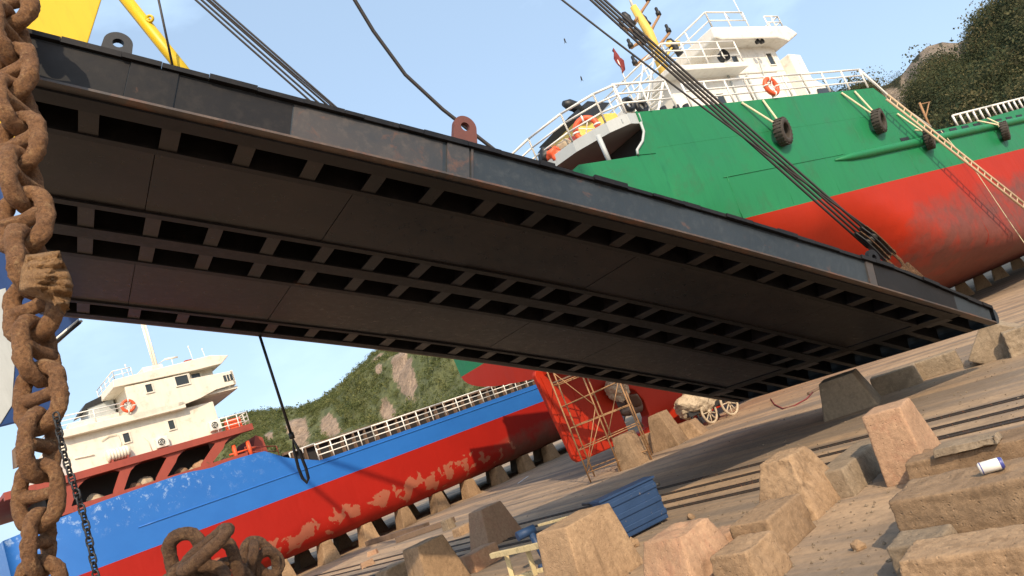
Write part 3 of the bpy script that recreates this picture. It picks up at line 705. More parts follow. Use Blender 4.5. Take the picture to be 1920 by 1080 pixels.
mb = MB(); mb.tube([BF(7.5 + i * .18, BO - .3, 8.05 - i * .012) for i in range(5)], .022, 6); mb.build('wall_pipe', M['cream'], bs); mb = MB(); mb.tube([BF(8.6, BO - .28, 8.5), BF(8.9, BO - .28, 8.62), BF(9.25, BO - .28, 8.6), BF(9.3, BO - .28, 8.2), BF(9.2, BO - .28, 7.95)], .02, 6)
mb.build('wall_pipe', M['cream'], bs); mb = MB(); mb.tube([BF(10.4, BO - .28, 7.5), BF(10.35, BO - .28, 7.95), BF(10.2, BO - .28, 8.25)], .016, 6); mb.build('wall_pipe', M['cream'], bs)
life_ring(BF(9.86, BO + .06, 9.62), BF.n, .24, "orange life ring on the bridge deck rail of the blue ship's white house")
# hatch coaming, rails
mb = MB(); mb.fbox(BF, 16.6, 44, BC - 3.2, BO - 1.5, 4.6, 5.72); mb.build('hatch_coaming', M['dark_steel'], bs)
mb = MB(); mb.fbox(BF, 16.5, 44, BO - 1.5, BO - 1.25, 5.62, 5.75)
for k in range(38): mb.fbox(BF, 16.9 + k * .72, 16.96 + k * .72, BO - 1.5, BO - 1.22, 4.6, 5.62)
mb.build('coaming_stays', M['old_wood'], bs)
mb = MB(); railing(mb, [BF(l, BO - .06, b_zt(l)) for l in (17.6, 21, 26, 30, 34, 38)], .82, 3, .92, .03); railing(mb, [BF(16.2, BO - .06, 5.3), BF(17.6, BO - .06, 5.36)], .25, 1, .7, .03); mb.build('deck_railing', M['white_rail'], bs)
mb = MB(); mb.prism([BF(l, BO - .9, z) for l, z in [(14.7, 5.9), (15.6, 5.9), (15.55, 6.75), (15.25, 6.95)]], BF.n * -2.5); mb.build('hatch_end', M['red_deck'], bs)
mb = MB(); railing(mb, [BF(14.4, BO - .5, 6.0), BF(15.9, BO - .5, 5.6)], .5, 2, .7, .02); mb.build('railing', M['red_deck'], bs)

# ================================================================== GREEN SHIP
GF = Frame(R(56)); GO = -16.8; GH = 6.6; GC = GO - GH
gs = thing('green_ship', GF(40, GC, 0), 'large green and red ship with white wheelhouse and yellow mast on the slip', 'ship')
def g_zt(l): return interp([(15.6, 9.8), (19.15, 9.8), (19.16, 11.5), (35.2, 11.45), (36.3, 10.4), (38.6, 8.72), (42, 8.75), (60, 9.6), (84, 11.5)], l)
g_zb = lambda l: smooth_interp([(15.6, 4.1), (19, 3.8), (27, 1.9), (33, .92), (84, .9)], l)
g_zw = lambda l: smooth_interp([(15.6, 5.75), (19.5, 6.72)], l)
def g_hb(l, z):
    full = GH
    if z > 8.4: full = GH - .10 * (z - 8.4) / 3
    if l > 62: full *= max(.02, 1 - ((l - 62) / 22.5) ** 2)
    b = g_zb(l); low = smooth_interp([(15.6, 1.9), (21, 3.6), (29, 4.6), (36, 2.6), (42, 1.7)], l)     # bilge height
    q = smooth_interp([(15.6, 2.6), (24, 1.5), (32, 1.5), (42, 2.6)], l)
    k = min(1, max(0, (z - b) / low)); full *= (1 - (1 - k) ** q) * .97 + .03
    if z < 8.4: full -= .35 * ((8.4 - z) / 4) * smooth_interp([(22, 1), (34, 0)], l) if z > 6.0 else .35 * .6 * smooth_interp([(22, 1), (34, 0)], l)
    return max(.03, full)
ls = sorted(list(np.linspace(15.6, 84, 122)) + [19.15, 19.161, 35.2, 38.6])
low, up = hull_rows(GF, GC, ls, g_zb, g_zw, g_zt, g_hb, lambda k: k ** 1.8, 14, 10)
old = lambda l, z, s: smooth_interp([(29, 0), (34.5, .75), (60, .8)], l) * smooth_interp([(2, 1), (4.6, .9), (6.6, .15)], z) + .3 * smooth_interp([(.9, 1), (2.2, 0)], z)
mb = skin(GF, GC, low, {'flake': lambda l, z, s: -.5, 'oldcoat': old}); mb.build('lower_hull', M['red_b'], gs)
# upper skin, split round the aft quarter opening
mb = skin(GF, GC, up, {}, cap1=False); mb.build('upper_hull', M['green'], gs)
def seam(pts, r, mat): MB().tube(pts, r, 5).build('weld_seam', M[mat], gs)
for l, z0, z1 in ((22.2, 6.75, 8.4),): seam([GF(l, GC + g_hb(l, z), z) for z in np.linspace(z0, z1, 8)], .02, 'green')
seam([GF(l, GC + g_hb(l, 8.4) - .002, 8.4) for l in np.linspace(22, 30, 14)], .018, 'green')
for l in (25.4, 28.6, 31.9, 35.1, 38.4, 41.6, 44.9, 48.1): seam([GF(l, GC + g_hb(l, z) - .005, z) for z in np.linspace(6.8, min(g_zt(l), 11.4) - .05, 10)], .012, 'green')
seam([GF(l, GC + g_hb(l, 10.0) - .005, 10.0) for l in np.linspace(19.4, 36, 20)], .012, 'green')
for l in (38.4, 41.6, 44.9, 48.1): seam([GF(l, GC + g_hb(l, z) - .004, z) for z in np.linspace(2.6, 6.65, 30)], .009, 'red_b')
seam([GF(l, GC + g_hb(l, 5.3) - .004, 5.3) for l in np.linspace(38, 52, 40)], .009, 'red_b')
mb = MB(); mb.tube([GF(l, GC + g_hb(l, z) + .02, z) for l, z in zip(np.linspace(29.2, 66, 30), [8.2 + .012 * i for i in range(30)])], [.03] + [.16] + [.2] * 28, 12); mb.build('rubbing_strake', M['green'], gs)
for k in range(13):
    mb = MB(); l = 35.0 + k * 1.35 + (2.2 if k else 0); mb.fbox(GF, l, l + .75, GC + g_hb(l, 8.45) - .06, GC + g_hb(l, 8.45) + .02, 8.47 + .01 * k, 8.64 + .01 * k)
    mb.build('freeing_port', M['black'], gs)
mb = MB(); mb.fbox(GF, 18.4, 35.2, GC - GH + .12, GC + GH - .12, 11.15, 11.32); mb.build('poop_deck', M['grey_paint'], gs)
mb = MB(); mb.fbox(GF, 17.0, 60, GC - GH + .5, GC + GH - .5, 7.3, 7.5); mb.build('main_deck', M['red_deck'], gs)
# aft boat deck: rounded overhang with a grey fascia
sternp = [(18.6, GO + .02), (18.0, GO - .5), (17.3, GO - 1.7), (16.85, GO - 3.4), (16.5, GC - .5), (16.9, GC - 3.2), (18.0, GC - 5.4), (18.6, GC - GH)]
mb = MB(); mb.prism([GF(l, o, 11.02) for l, o in sternp] + [GF(20, GC - GH + .2, 11.02), GF(20, GO - .2, 11.02)], Vector((0, 0, .42))); mb.build('aft_boat_deck', M['grey_paint'], gs)
mb = MB()                                    # rounded knee at the opening
cv = [(18.3, 9.82), (18.36, 10.0), (18.8, 10.3), (19.06, 10.66), (19.1, 11.03)]
mb.prism([GF(l, GO - .09, z) for l, z in cv + [(19.14, 11.5), (19.2, 11.5), (19.2, 9.78)]], GF.n * .07); mb.build('quarter_plate', M['green'], gs)
mb = MB(); mb.tube([GF(l, GO + .0, z) for l, z in cv], .05, 8); mb.build('opening_edge', M['grey_paint'], gs)
mb = MB(); mb.fbox(GF, 19.5, 19.6, GC - GH + .3, GO - .3, 7.5, 11.0); mb.build('aft_bulkhead', M['dark_steel'], gs)
mb = MB(); mb.bar(GF(17.5, GO - .6, 9.8), GF(17.5, GO - .6, 11.02), .09, 10); mb.build('pillar', M['grey_paint'], gs)
mb = MB(); railing(mb, [GF(l, o, 11.44) for l, o in sternp[:6]], 1.15, 3, 1.2, .035); railing(mb, [GF(18.6, GO - .05, 11.5), GF(21.3, GO - .05, 11.5)], 1.15, 3, 1.2, .035); mb.build('stern_railing', M['white_rail'], gs)
mb = MB(); railing(mb, [GF(22.2, GO - .1, 11.5), GF(26, GO - .1, 11.5), GF(30, GO - .1, 11.5), GF(34.8, GO - .1, 11.5)], 1.0, 3, 1.4, .035); mb.tube([GF(34.8, GO - .1, 12.5), GF(35.6, GO - .1, 11.6), GF(36.4, GO - .06, 10.5), GF(38.4, GO - .06, 8.95)], .06, 8); mb.build('deck_railing', M['white_rail'], gs)
mb = MB(); railing(mb, [GF(41.2, GO - .1, 8.75), GF(46, GO - .1, 8.95), GF(52, GO - .1, 9.2)], .62, 1, .75, .045); mb.build('waist_railing', M['white_rail'], gs)
# house
mb = MB(); mb.fbox(GF, 25.4, 33.6, GC - 4.5, GO - 3.2, 11.3, 14.55); mb.build('lower_house', M['white'], gs, bevel=.05)
mb = MB(); mb.fbox(GF, 29.9, 34.3, GC - 3.8, GO - 3.15, 14.56, 16.2); mb.build('wheelhouse', M['white'], gs, bevel=.05)
mb = MB(); mb.fbox(GF, 33.6, 34.3, GC - 3.8, GO - 3.15, 11.3, 14.56); mb.build('front_trunk', M['white'], gs, bevel=.05)
mb = MB(); mb.fbox(GF, 25.0, 30.4, GC - 4.6, GO - 2.4, 14.5, 14.78); mb.build('bridge_deck', M['white'], gs, bevel=.04)
mb = MB(); pl = [(29.0, 16.15), (29.05, 16.75), (35.0, 16.75), (35.7, 16.25), (34.6, 15.8), (33.8, 16.02), (29.4, 16.02)]
mb.prism([GF(l, GO - 2.4, z) for l, z in pl], GF.n * -12); mb.build('wheelhouse_roof', M['white'], gs, bevel=.08)
for l0, l1, z0, z1, o in ((30.5, 30.95, 14.9, 15.65, GO - 3.15), (33.3, 33.75, 14.95, 15.6, GO - 3.15), (28.2, 28.7, 12.9, 13.6, GO - 3.2)): window(GF, gs, l0, l1, z0, z1, o)
mb = MB(); railing(mb, [GF(30.2, GO - 2.45, 14.78), GF(25.2, GO - 2.45, 14.78), GF(25.2, GO - 8, 14.78)], 1.15, 3, 1.3, .035); mb.build('bridge_railing', M['white_rail'], gs)
mb = MB(); railing(mb, [GF(32.2, GO - 2.6, 16.75), GF(29.4, GO - 2.6, 16.75), GF(29.4, GO - 10, 16.75)], .95, 2, 1.4, .035); railing(mb, [GF(33.8, GO - 2.6, 16.75), GF(35.0, GO - 2.6, 16.75), GF(35.0, GO - 8, 16.75)], .7, 2, .6, .03); mb.build('roof_railing', M['white_rail'], gs)
mb = MB()                                     # slanted stair from poop to bridge deck
for e in (0, .8): mb.bar(GF(22.6, GO - 3.0 - e, 11.4), GF(25.2, GO - 3.0 - e, 14.7), .06); mb.bar(GF(22.6, GO - 3.0 - e, 12.4), GF(25.2, GO - 3.0 - e, 15.8), .035)
for k in range(12): mb.fbox(GF, 22.7 + k * .21, 22.9 + k * .21, GO - 3.8, GO - 3.0, 11.5 + k * .27, 11.54 + k * .27)
mb.build('stair', M['white_rail'], gs)
for l in (29.6, 31.0): MB().bar(GF(l, GO - 3.1, 11.4), GF(l, GO - 3.1, 14.5), .05).build('wall_pipe', M['grey_paint'], gs)
MB().bar(GF(32.2, GO - 3.1, 13.8), GF(32.5, GO - 3.1, 15.2), .03).build('wall_pipe', M['grey_paint'], gs)
for l in (24.2, 25.0, 25.6): MB().bar(GF(l - 1, GO - 2.2, 11.4), GF(l - 1, GO - 2.2, 12.7), .14, 10).build('vent_pipe', M['black'], gs)
mb = MB()                                      # raked fore screen / box in front of the wheelhouse
mb.prism([GF(l, GO - 2.6, z) for l, z in [(34.3, 11.4), (36.0, 11.4), (36.1, 13.2), (35.3, 13.7), (35.3, 15.1), (34.3, 15.2)]], GF.n * -8); mb.build('fore_casing', M['white'], gs, bevel=.05)
mb = MB(); mb.prism([GF(l, GO - 2.55, z) for l, z in [(35.1, 13.0), (36.3, 13.0), (36.2, 12.3), (35.0, 12.3)]], GF.n * .05); mb.build('window', M['glass'], gs)
for c in (GF(29.0, GO - 2.35, 15.15), GF(32.0, GO - 2.38, 15.85), GF(32.35, GO - 2.38, 15.85)):
    big = .3 if c.z < 15.5 else .13; mb = MB(); mb.lathe(c, GF.n, [(-big, .02), (-big, big * .8), (0, big), (.02, big)], 14)
    mb.build('floodlight', M['black'], gs)
# mast with cross-arms
mo = GO - 5.0; mz = 14.8
def mp_(x, y): return on_plane(x, y, GF(0, mo, 0), GF.n)
mb = MB(); mb.tube([mp_(1256, 160), mp_(1216, 60), mp_(1187, 12)], [.27, .24, .17], 14); mst = mb.build('mast', M['mast_yellow'], gs)
mb = MB(); mb.tube([mp_(1187, 14), mp_(1172, -25)], .07, 8); mb.build('mast_pole', M['white_rail'], mst)
arms = [((1190, 40), (1216, 3)), ((1212, 72), (1236, 30)), ((1230, 92), (1255, 62)), ((1200, 62), (1167, 52)), ((1212, 68), (1184, 90)), ((1224, 98), (1192, 122))]
for a, b in arms:
    mb = MB(); mb.bar(mp_(*a), mp_(*b), .07, 8); mb.bar(mp_(a[0], a[1] + 8), mp_(*b), .035, 6); ar_ = mb.build('cross_arm', M['bamboo'], mst)
    mb = MB(); q = mp_(b[0], b[1] - 1); mb.lathe(q, (0, 0, 1), [(0, .02), (0, .13), (.2, .13), (.24, .08), (.45, .08), (.5, .02)], 12); mb.build('signal_lamp', M['black'], ar_)
for (x, y, s_) in ((1176, 34, 1), (1196, 66, 1.1), (1208, 36, .8), (1262, 86, 1.2)):
    mb = MB(); mb.lathe(mp_(x, y), Vector((-.3, 0, 1)), [(-.5 * s_, .03), (-.5 * s_, .17 * s_), (-.2 * s_, .13 * s_), (0, .2 * s_), (.3 * s_, .15 * s_), (.4 * s_, .02)], 12); mb.build('lamp_stack', M['black'], mst)
mb = MB(); mb.bar(mp_(1262, 86), mp_(1240, 120), .06); mb.tube([mp_(1252, 82), mp_(1272, 82)], .16, 10); mb.build('radar', M['mast_yellow'], mst)
for a, b in (((1395, 38), (1375, 0)), ((1368, 35), (1356, 22))):
    mb = MB(); mb.bar(on_plane(*a, GF(0, GO - 3, 0), GF.n), on_plane(*b, GF(0, GO - 3, 0), GF.n), .025); mb.build('whip_antenna', M['white_rail'], gs)
# funnel
fo = GO - 4.6
mb = MB(); mb.fbox(GF, 20.6, 23.2, fo - 2.4, fo, 11.3, 14.0); fn = mb.build('funnel', M['mast_yellow'], gs, bevel=.12)
def fp_(x, y): return on_plane(x, y, GF(0, fo, 0), GF.n)
mb = MB(); mb.prism([fp_(x, y) + GF.n * .15 for x, y in [(1064, 222), (1098, 193), (1140, 196), (1124, 214), (1100, 232), (1086, 232)]], GF.n * -2.6); mb.build('funnel_cap', M['black'], fn)
mb = MB(); mb.tube([fp_(1092, 212), fp_(1078, 200), fp_(1066, 196), fp_(1056, 194)], [.2, .24, .24, .12], 14); mb.build('exhaust', M['black'], fn)
life_ring(on_plane(1100, 242, GF(0, GO - 1.75, 0), GF.n), (GF.n - GF.s * .9), .42, 'orange life ring on the stern rail of the green ship beside the yellow funnel')
life_ring(on_plane(1446, 162, GF(0, GO - .0, 0), GF.n), GF.n, .36, "red life ring on the green ship's side rail below the wheelhouse")
for k, (x, y, c, lb) in enumerate([(1062, 275, 'tarp', 'striped pale'), (1040, 290, 'orange_red', 'red'), (1025, 292, 'black', 'black'), (1078, 270, 'flag', 'dark red')]):
    c0 = on_plane(x, y, GF(0, GO - 2.5 - .3 * k, 0), GF.n); bm = bmesh.new(); bmesh.ops.create_icosphere(bm, subdivisions=3, radius=.32)
    for v in bm.verts: v.co *= 1 + .4 * noise.noise(v.co * 5 + Vector((k * 5, 3, 0)))
    bm.verts.index_update(); mb = MB(); mb.add([c0 + v.co for v in bm.verts], [[v.index for v in f.verts] for f in bm.faces], 0, True); bm.free()
    tag(mb.build('deck_gear', M[c]), f'{lb} lump of gear heaped behind the stern rail of the green ship', 'gear', 'gear on the stern deck')
for k, (x, y) in enumerate([(1203, 200), (1178, 196)]):
    c0 = on_plane(x, y, GF(0, GO - .9, 0), GF.n); mb = MB(); mb.ring(c0, GF.n, .22, .1, 20, 8); tag(mb.build('mooring_fairlead', M['black']), f"black round fairlead {['at the corner', 'just aft of the corner'][k]} of the green ship's poop deck", 'fairlead', 'fairleads on the green ship')
# flag
fl_ = thing('ensign', mp_(1172, 152), 'small dark red flag drooping on a white staff at the green ship stern', 'flag')
mb = MB(); mb.bar(mp_(1176, 160), mp_(1158, 112), .03); mb.build('staff', M['white_rail'], fl_)
mb = MB(); a, b, c_, d_ = mp_(1166, 138), mp_(1147, 93), mp_(1150, 116), mp_(1170, 128); n = 6; vs = []
for i in range(n + 1):
    for j in range(4):
        e0 = a + (b - a) * (i / n); e1 = a + (c_ - a) * (i / n) if i < 4 else b + (d_ - b) * ((n - i) / 3); e1 = d_ + (b - d_) * (i / n)
        vs.append(e0 + (e1 - e0) * (j / 3) + GF.n * .12 * math.sin(i * 1.3 + j * 1.7) + CAM_R * .12 * (j / 3))
mb.add(vs, [(i * 4 + j, (i + 1) * 4 + j, (i + 1) * 4 + j + 1, i * 4 + j + 1) for i in range(n) for j in range(3)], 0, True)
o_ = mb.build('cloth', M['flag'], fl_); sm = o_.modifiers.new('solid', 'SOLIDIFY'); sm.thickness = .02
# rudder, skeg, propeller
rud = MB(); pl = [(15.2, 4.25), (15.3, 4.4), (18.0, 3.9), (18.35, 3.4), (18.42, .6), (15.65, .62), (15.48, .8)]
rud.prism([GF(l, GC - .12, z) for l, z in pl], GF.n * .24); ru = rud.build('rudder', M['red_b'], gs, bevel=.04)
mb = MB(); mb.prism([GF(l, GC + .12, z) for l, z in [(15.4, 4.1), (15.7, 4.1), (15.84, .75), (15.62, .75)]], GF.n * .03)
for z in (1.2, 2.2, 3.2): mb.fbox(GF, 15.85, 18.2, GC + .12, GC + .135, z, z + .05)
for l in (16.6, 17.4): mb.fbox(GF, l, l + .05, GC + .12, GC + .138, .7, 3.7)
mb.build('rudder_stiffener', M['red_b'], ru)
sk = MB(); pl = [(18.5, 4.3), (18.5, 2.7), (18.95, 2.62), (19.4, 2.3), (19.62, 1.8), (19.6, 1.2), (19.35, .78), (18.5, .66), (18.3, .42), (22, .26), (27, .35), (31, .8), (31, 2.4), (26, 3.9), (22, 4.4)]
sk.prism([GF(l, GC - .28, z) for l, z in pl], GF.n * .56); sk.build('skeg', M['red_b'], gs, bevel=.05)
pc = GF(18.95, GC, 1.7)
mb = MB(); mb.lathe(pc - GF.s * .5, GF.s, [(0, .02), (.08, .16), (.4, .26), (1.0, .3)], 18); hub = mb.build('propeller_hub', M['brass'], gs)
for k in range(4):
    a = k * math.pi / 2 + .5; d = GF.n * math.cos(a) + Vector((0, 0, 1)) * math.sin(a); tg = GF.s.cross(d); vs = []; n = 8
    for i in range(n + 1):
        r_ = .2 + .75 * i / n; wd = .36 * math.sin(math.pi * (.18 + .8 * i / n)); tw = 1.0 - .5 * i / n
        ch = tg * math.cos(tw) + GF.s * math.sin(tw)
        for e in (-1, -.33, .33, 1): vs.append(pc + d * r_ + ch * wd * e)
    mb = MB(); mb.add(vs, [(i * 4 + j, (i + 1) * 4 + j, (i + 1) * 4 + j + 1, i * 4 + j + 1) for i in range(n) for j in range(3)], 0, True)
    ob = mb.build('propeller_blade', M['brass'], gs); sm = ob.modifiers.new('solid', 'SOLIDIFY'); sm.thickness = .05
c0 = on_plane(1158, 728, GF(0, GC + .6, 0), GF.n); bm = bmesh.new(); bmesh.ops.create_icosphere(bm, subdivisions=4, radius=.5)
for v in bm.verts:
    v.co.x *= .9; v.co *= 1 + .35 * noise.noise(v.co * 3) + .18 * noise.noise(v.co * 9)
bm.verts.index_update(); mb = MB(); mb.add([c0 + v.co for v in bm.verts], [[v.index for v in f.verts] for f in bm.faces]); bm.free()
tag(mb.build('wrapped_bundle', M['tarp']), 'crumpled tan sacking tied round the gear above the propeller', 'sacking')
# tyres hanging on ropes
def tyre(l, z, r, ropes, label, tilt):
    o = GC + g_hb(l, z); c = GF(l, o + .30, z); ax = (GF.n + GF.s * tilt - Vector((0, 0, .22))).normalized()
    t = thing('tyre_fender', c - Vector((0, 0, r)), label, 'tyre', 'tyre fenders on the green ship')
    mb = MB(); prof = [(-.19, .56), (-.23, .62), (-.24, .8), (-.2, .95), (-.1, 1.0), (.1, 1.0), (.2, .95), (.24, .8), (.23, .62), (.19, .56), (.0, .72), (-.19, .56)]
    mb.lathe(c, ax, [(d * r * 1.5, q * r) for d, q in prof], 36)
    x = ax.orthogonal().normalized(); y = ax.cross(x)
    for k in range(22):                      # tread lugs
        a = 2 * math.pi * k / 22; d = x * math.cos(a) + y * math.sin(a); tg = ax.cross(d)
        for s_ in (-1, 1): mb.box(c + d * r * .97 - tg * r * .06 + ax * (r * .03 if s_ > 0 else -r * .3), tg * r * .12 + ax * 0, ax * r * .27, d * r * .07)
    mb.build('casing', M['tyre'], t)
    for (l2, z2) in ropes:
        a = c + GF.s * (l2 - l) * .25 + Vector((0, 0, r * .8)); b = GF(l2, GC + g_hb(l2, z2) + .05, z2)
        q = MB(); q.tube([a - Vector((0, 0, r * .3)), a, b], .045, 8); q.build('strap', M['rope'], t)
tyre(26.3, 9.75, .56, [(25.1, 11.4), (26.5, 11.4)], 'big knobbly tyre hung by two straps under the red life ring', .25)
tyre(33.5, 9.55, .56, [(32.3, 11.35), (33.4, 11.35)], "big knobbly tyre hung on two pale straps below the fore end of the deck rail", .25)
tyre(36.9, 8.25, .52, [(35.9, 9.9), (36.6, 8.9)], 'tyre lying over the green strake where the ladder crosses', .35)
tyre(44.9, 7.85, .52, [(43.2, 8.8), (44.4, 8.85)], 'tyre hung at the waist under the low white railing', .35)
# ladder leaning on the green hull, hand davit, ropes
t = thing('long_ladder', GF(46.5, GO + 1.2, 0), 'long weathered ladder slanting down the side of the green ship', 'ladder')
a = on_plane(1662, 186, GF(0, GO + .5, 0), GF.n); b = on_plane(2010, 462, GF(0, GO + 1.6, 0), GF.n); ladr = (b - a).normalized(); sdv = ladr.cross(GF.n).normalized()
if sdv.z < 0: sdv = -sdv
for e in (0, 1): MB().bar(a + sdv * e * .36, b + sdv * e * .36, .055, 8).build('stile', M['ladder'], t)
mb = MB(); n = int((b - a).length / .42)
for k in range(n): q = a + (b - a) * ((k + .5) / n); mb.bar(q, q + sdv * .36, .03)
mb.build('rungs', M['ladder'], t)
t = thing('hand_davit', GF(38.6, GO - .2, 8.7), 'small rusty Y shaped davit at the break of the green ship deck', 'davit')
gp = lambda x, y: on_plane(x, y, GF(0, GO - .1, 0), GF.n)
mb = MB(); mb.bar(gp(1746, 244), gp(1724, 193), .06); mb.build('post', M['bamboo'], t)
mb = MB(); mb.bar(gp(1736, 220), gp(1742, 192), .035); mb.bar(gp(1724, 196), gp(1744, 191), .025); mb.build('stay', M['bamboo'], t)
mb = MB(); mb.tube([GF(38.8, GO + .1, 8.6), GF(39.6, GO + .3, 6), GF(40.2, GO + .3, 3.2), GF(40.6, GO + .4, .6), GF(40.7, GO + .8, .05)], .02, 5); tag(mb.build('hanging_line', M['rope']), 'thin pale line hanging down the red side of the green ship', 'rope')

# ================================================================== CONCRETE BLOCKS
def block(name, c, yaw, base, top, h, label, cat, mat='concrete', rough=.03, seed=0, group=None, shift=(0, 0), sub=14, tilt=0, pitch=0):
    bm = bmesh.new(); bmesh.ops.create_cube(bm, size=1)
    for v in bm.verts:
        k = v.co.z + .5; sx = base[0] + (top[0] - base[0]) * k; sy = base[1] + (top[1] - base[1]) * k
        v.co = Vector((v.co.x * sx + shift[0] * k, v.co.y * sy + shift[1] * k, (v.co.z + .5) * h))
    bmesh.ops.bevel(bm, geom=list(bm.edges), offset=min(.03, h * .08), segments=2, affect='EDGES', profile=.6)
    bmesh.ops.subdivide_edges(bm, edges=[e for e in bm.edges if e.calc_length() > .15], cuts=sub, use_grid_fill=True)
    bm.normal_update(); sv = Vector((seed * 7.3, seed * 3.1, 0)); dsp = []
    for v in bm.verts:
        q = v.co; e = noise.fractal(q * 2.2 + sv, 1, 2, 4) * rough * .45 + abs(noise.fractal(q * 11 + sv, 1, 2, 4)) * -rough * .6
        ch = noise.noise(q * 3.4 + sv * 2)
        if ch > .30: e -= (ch - .30) * rough * 2.2
        dsp.append(v.normal * e)
    for v, d in zip(bm.verts, dsp): v.co += d
    bm.verts.index_update()
    rot = Matrix.Rotation(yaw, 4, 'Z') @ Matrix.Rotation(tilt, 4, 'X') @ Matrix.Rotation(pitch, 4, 'Y')
    mb = MB(); mb.add([Vector(c) + (rot @ v.co) - Vector((0, 0, .02)) for v in bm.verts], [[v.index for v in f.verts] for f in bm.faces], 0, True); bm.free()
    o = mb.build(name, M[mat], None, origin=c)
    me = o.data
    return tag(o, label, cat, group)
GB = 'concrete blocks lying about the yard'
def gb(px, py, yaw, base, top, h, label, **k):
    z = k.pop('z', 0); return block(k.pop('name', 'concrete_block'), ground(px, py, z), R(yaw), base, top, h, label, k.pop('cat', 'concrete block'), group=GB, **k)
Y = -44
gb(1512, 955, Y, (.95, 1.3), (.5, .62), .86, 'rough broken topped concrete block, the tallest in the middle foreground', rough=.045, seed=1, sub=22)
gb(1462, 1022, Y, (.62, 1.05), (.58, 1.0), .5, 'low concrete block lying against the foot of the broken topped block', seed=2)
gb(1372, 1030, Y - 8, (.5, .5), (.45, .45), .3, 'small low concrete lump left of the low block', seed=3, mat='concrete_pink')
gb(1722, 882, Y + 4, (.62, 1.15), (.55, .6), 1.0, 'tall smooth wedge shaped block beside the gantry tracks', seed=4, mat='concrete_pink', shift=(0, -.1), rough=.014)
gb(1612, 900, 46, (1.75, .55), (1.65, .45), .42, 'long low kerb shaped block between the broken block and the wedge', seed=5, mat='concrete_grey', rough=.015)
gb(1900, 868, Y, (2.3, .75), (2.2, .68), .36, 'long low block behind the beverage can with a thin slab on top', seed=6)
gb(1918, 985, Y, (2.0, .85), (1.92, .78), .56, 'big long rough block at the right edge with a beverage can on top', seed=7, rough=.035, sub=20)
gb(1752, 1066, Y, (.55, .5), (.5, .45), .34, 'small square block at the near end of the big long rough block', seed=8, mat='concrete_grey')
gb(1890, 1085, Y, (1.5, .6), (1.4, .55), .36, 'long block in the bottom right corner', seed=9, rough=.035)
gb(1310, 1100, Y, (.9, 1.3), (.6, .65), .75, 'pinkish rough block at the bottom edge with red stains', seed=10, mat='concrete_pink', rough=.04)
gb(1420, 1092, Y, (.6, .8), (.5, .7), .48, 'low warm block right of the pinkish rough block', seed=11)
gb(1122, 1096, Y, (.8, 1.45), (.7, 1.05), 1.06, 'big smooth flat faced block with pale scuffs in front of the blue metal box', seed=12, rough=.012)
gb(832, 1108, Y, (.75, 1.15), (.62, .72), 1.12, 'smooth leaning block at the bottom left of the yard', seed=13, rough=.012, shift=(-.08, -.05))
gb(745, 1100, Y, (.8, 1.0), (.6, .7), .55, 'weathered block cut off by the bottom edge left of the smooth leaning block', seed=14)
gb(800, 1095, Y, (.5, .5), (.4, .4), .5, 'squat block squeezed between two blocks at the bottom edge', seed=15, mat='concrete_pink')
gb(932, 1016, Y, (.9, 1.3), (.6, .75), 1.0, 'concrete block with a white scuff behind the pale timber trestle', seed=16, rough=.02, mat='concrete_pink')
gb(905, 1062, Y, (.6, .85), (.55, .8), .42, 'low rounded block in front of the scuffed block', seed=17, mat='concrete_pink')
gb(843, 992, Y, (.45, .4), (.4, .36), .42, 'small dark lump of concrete behind the smooth leaning block', seed=18, mat='concrete_grey')
gb(872, 1000, Y, (.5, .7), (.45, .65), .3, 'thin flat block beside the small dark lump', seed=19)
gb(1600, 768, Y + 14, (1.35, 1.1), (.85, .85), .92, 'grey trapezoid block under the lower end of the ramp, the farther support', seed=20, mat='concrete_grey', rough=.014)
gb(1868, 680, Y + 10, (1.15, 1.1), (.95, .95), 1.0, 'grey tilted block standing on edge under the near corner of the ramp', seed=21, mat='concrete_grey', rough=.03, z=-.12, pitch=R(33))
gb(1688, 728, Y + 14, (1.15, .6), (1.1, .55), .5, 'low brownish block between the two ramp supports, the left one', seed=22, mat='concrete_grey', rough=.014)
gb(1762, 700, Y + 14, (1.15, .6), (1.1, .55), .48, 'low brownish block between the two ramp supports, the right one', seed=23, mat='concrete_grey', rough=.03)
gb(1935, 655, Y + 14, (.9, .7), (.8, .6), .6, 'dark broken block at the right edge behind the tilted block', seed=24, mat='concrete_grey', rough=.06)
# stack under the chain heap, below the picture
for k in range(2):
    block('concrete_block', depth(420, 1400, 5.2) * 1.0 * Vector((1, 1, 0)).length * 0 + Vector((depth(420, 1080, 5.0).x, depth(420, 1080, 5.0).y, k * .95)), R(30), (1.5, 1.5), (1.45, 1.45), .95, 'lower concrete block under the chain heap' if k == 0 else 'upper concrete block under the chain heap', 'concrete block', group=GB, seed=40 + k)
tag(gb(1815, 836, Y, (.75, .35), (.7, .3), .09, 'thin broken slab of concrete lying on the long low block', z=.37, seed=30, mat='concrete_grey', name='broken_slab', cat='slab'))
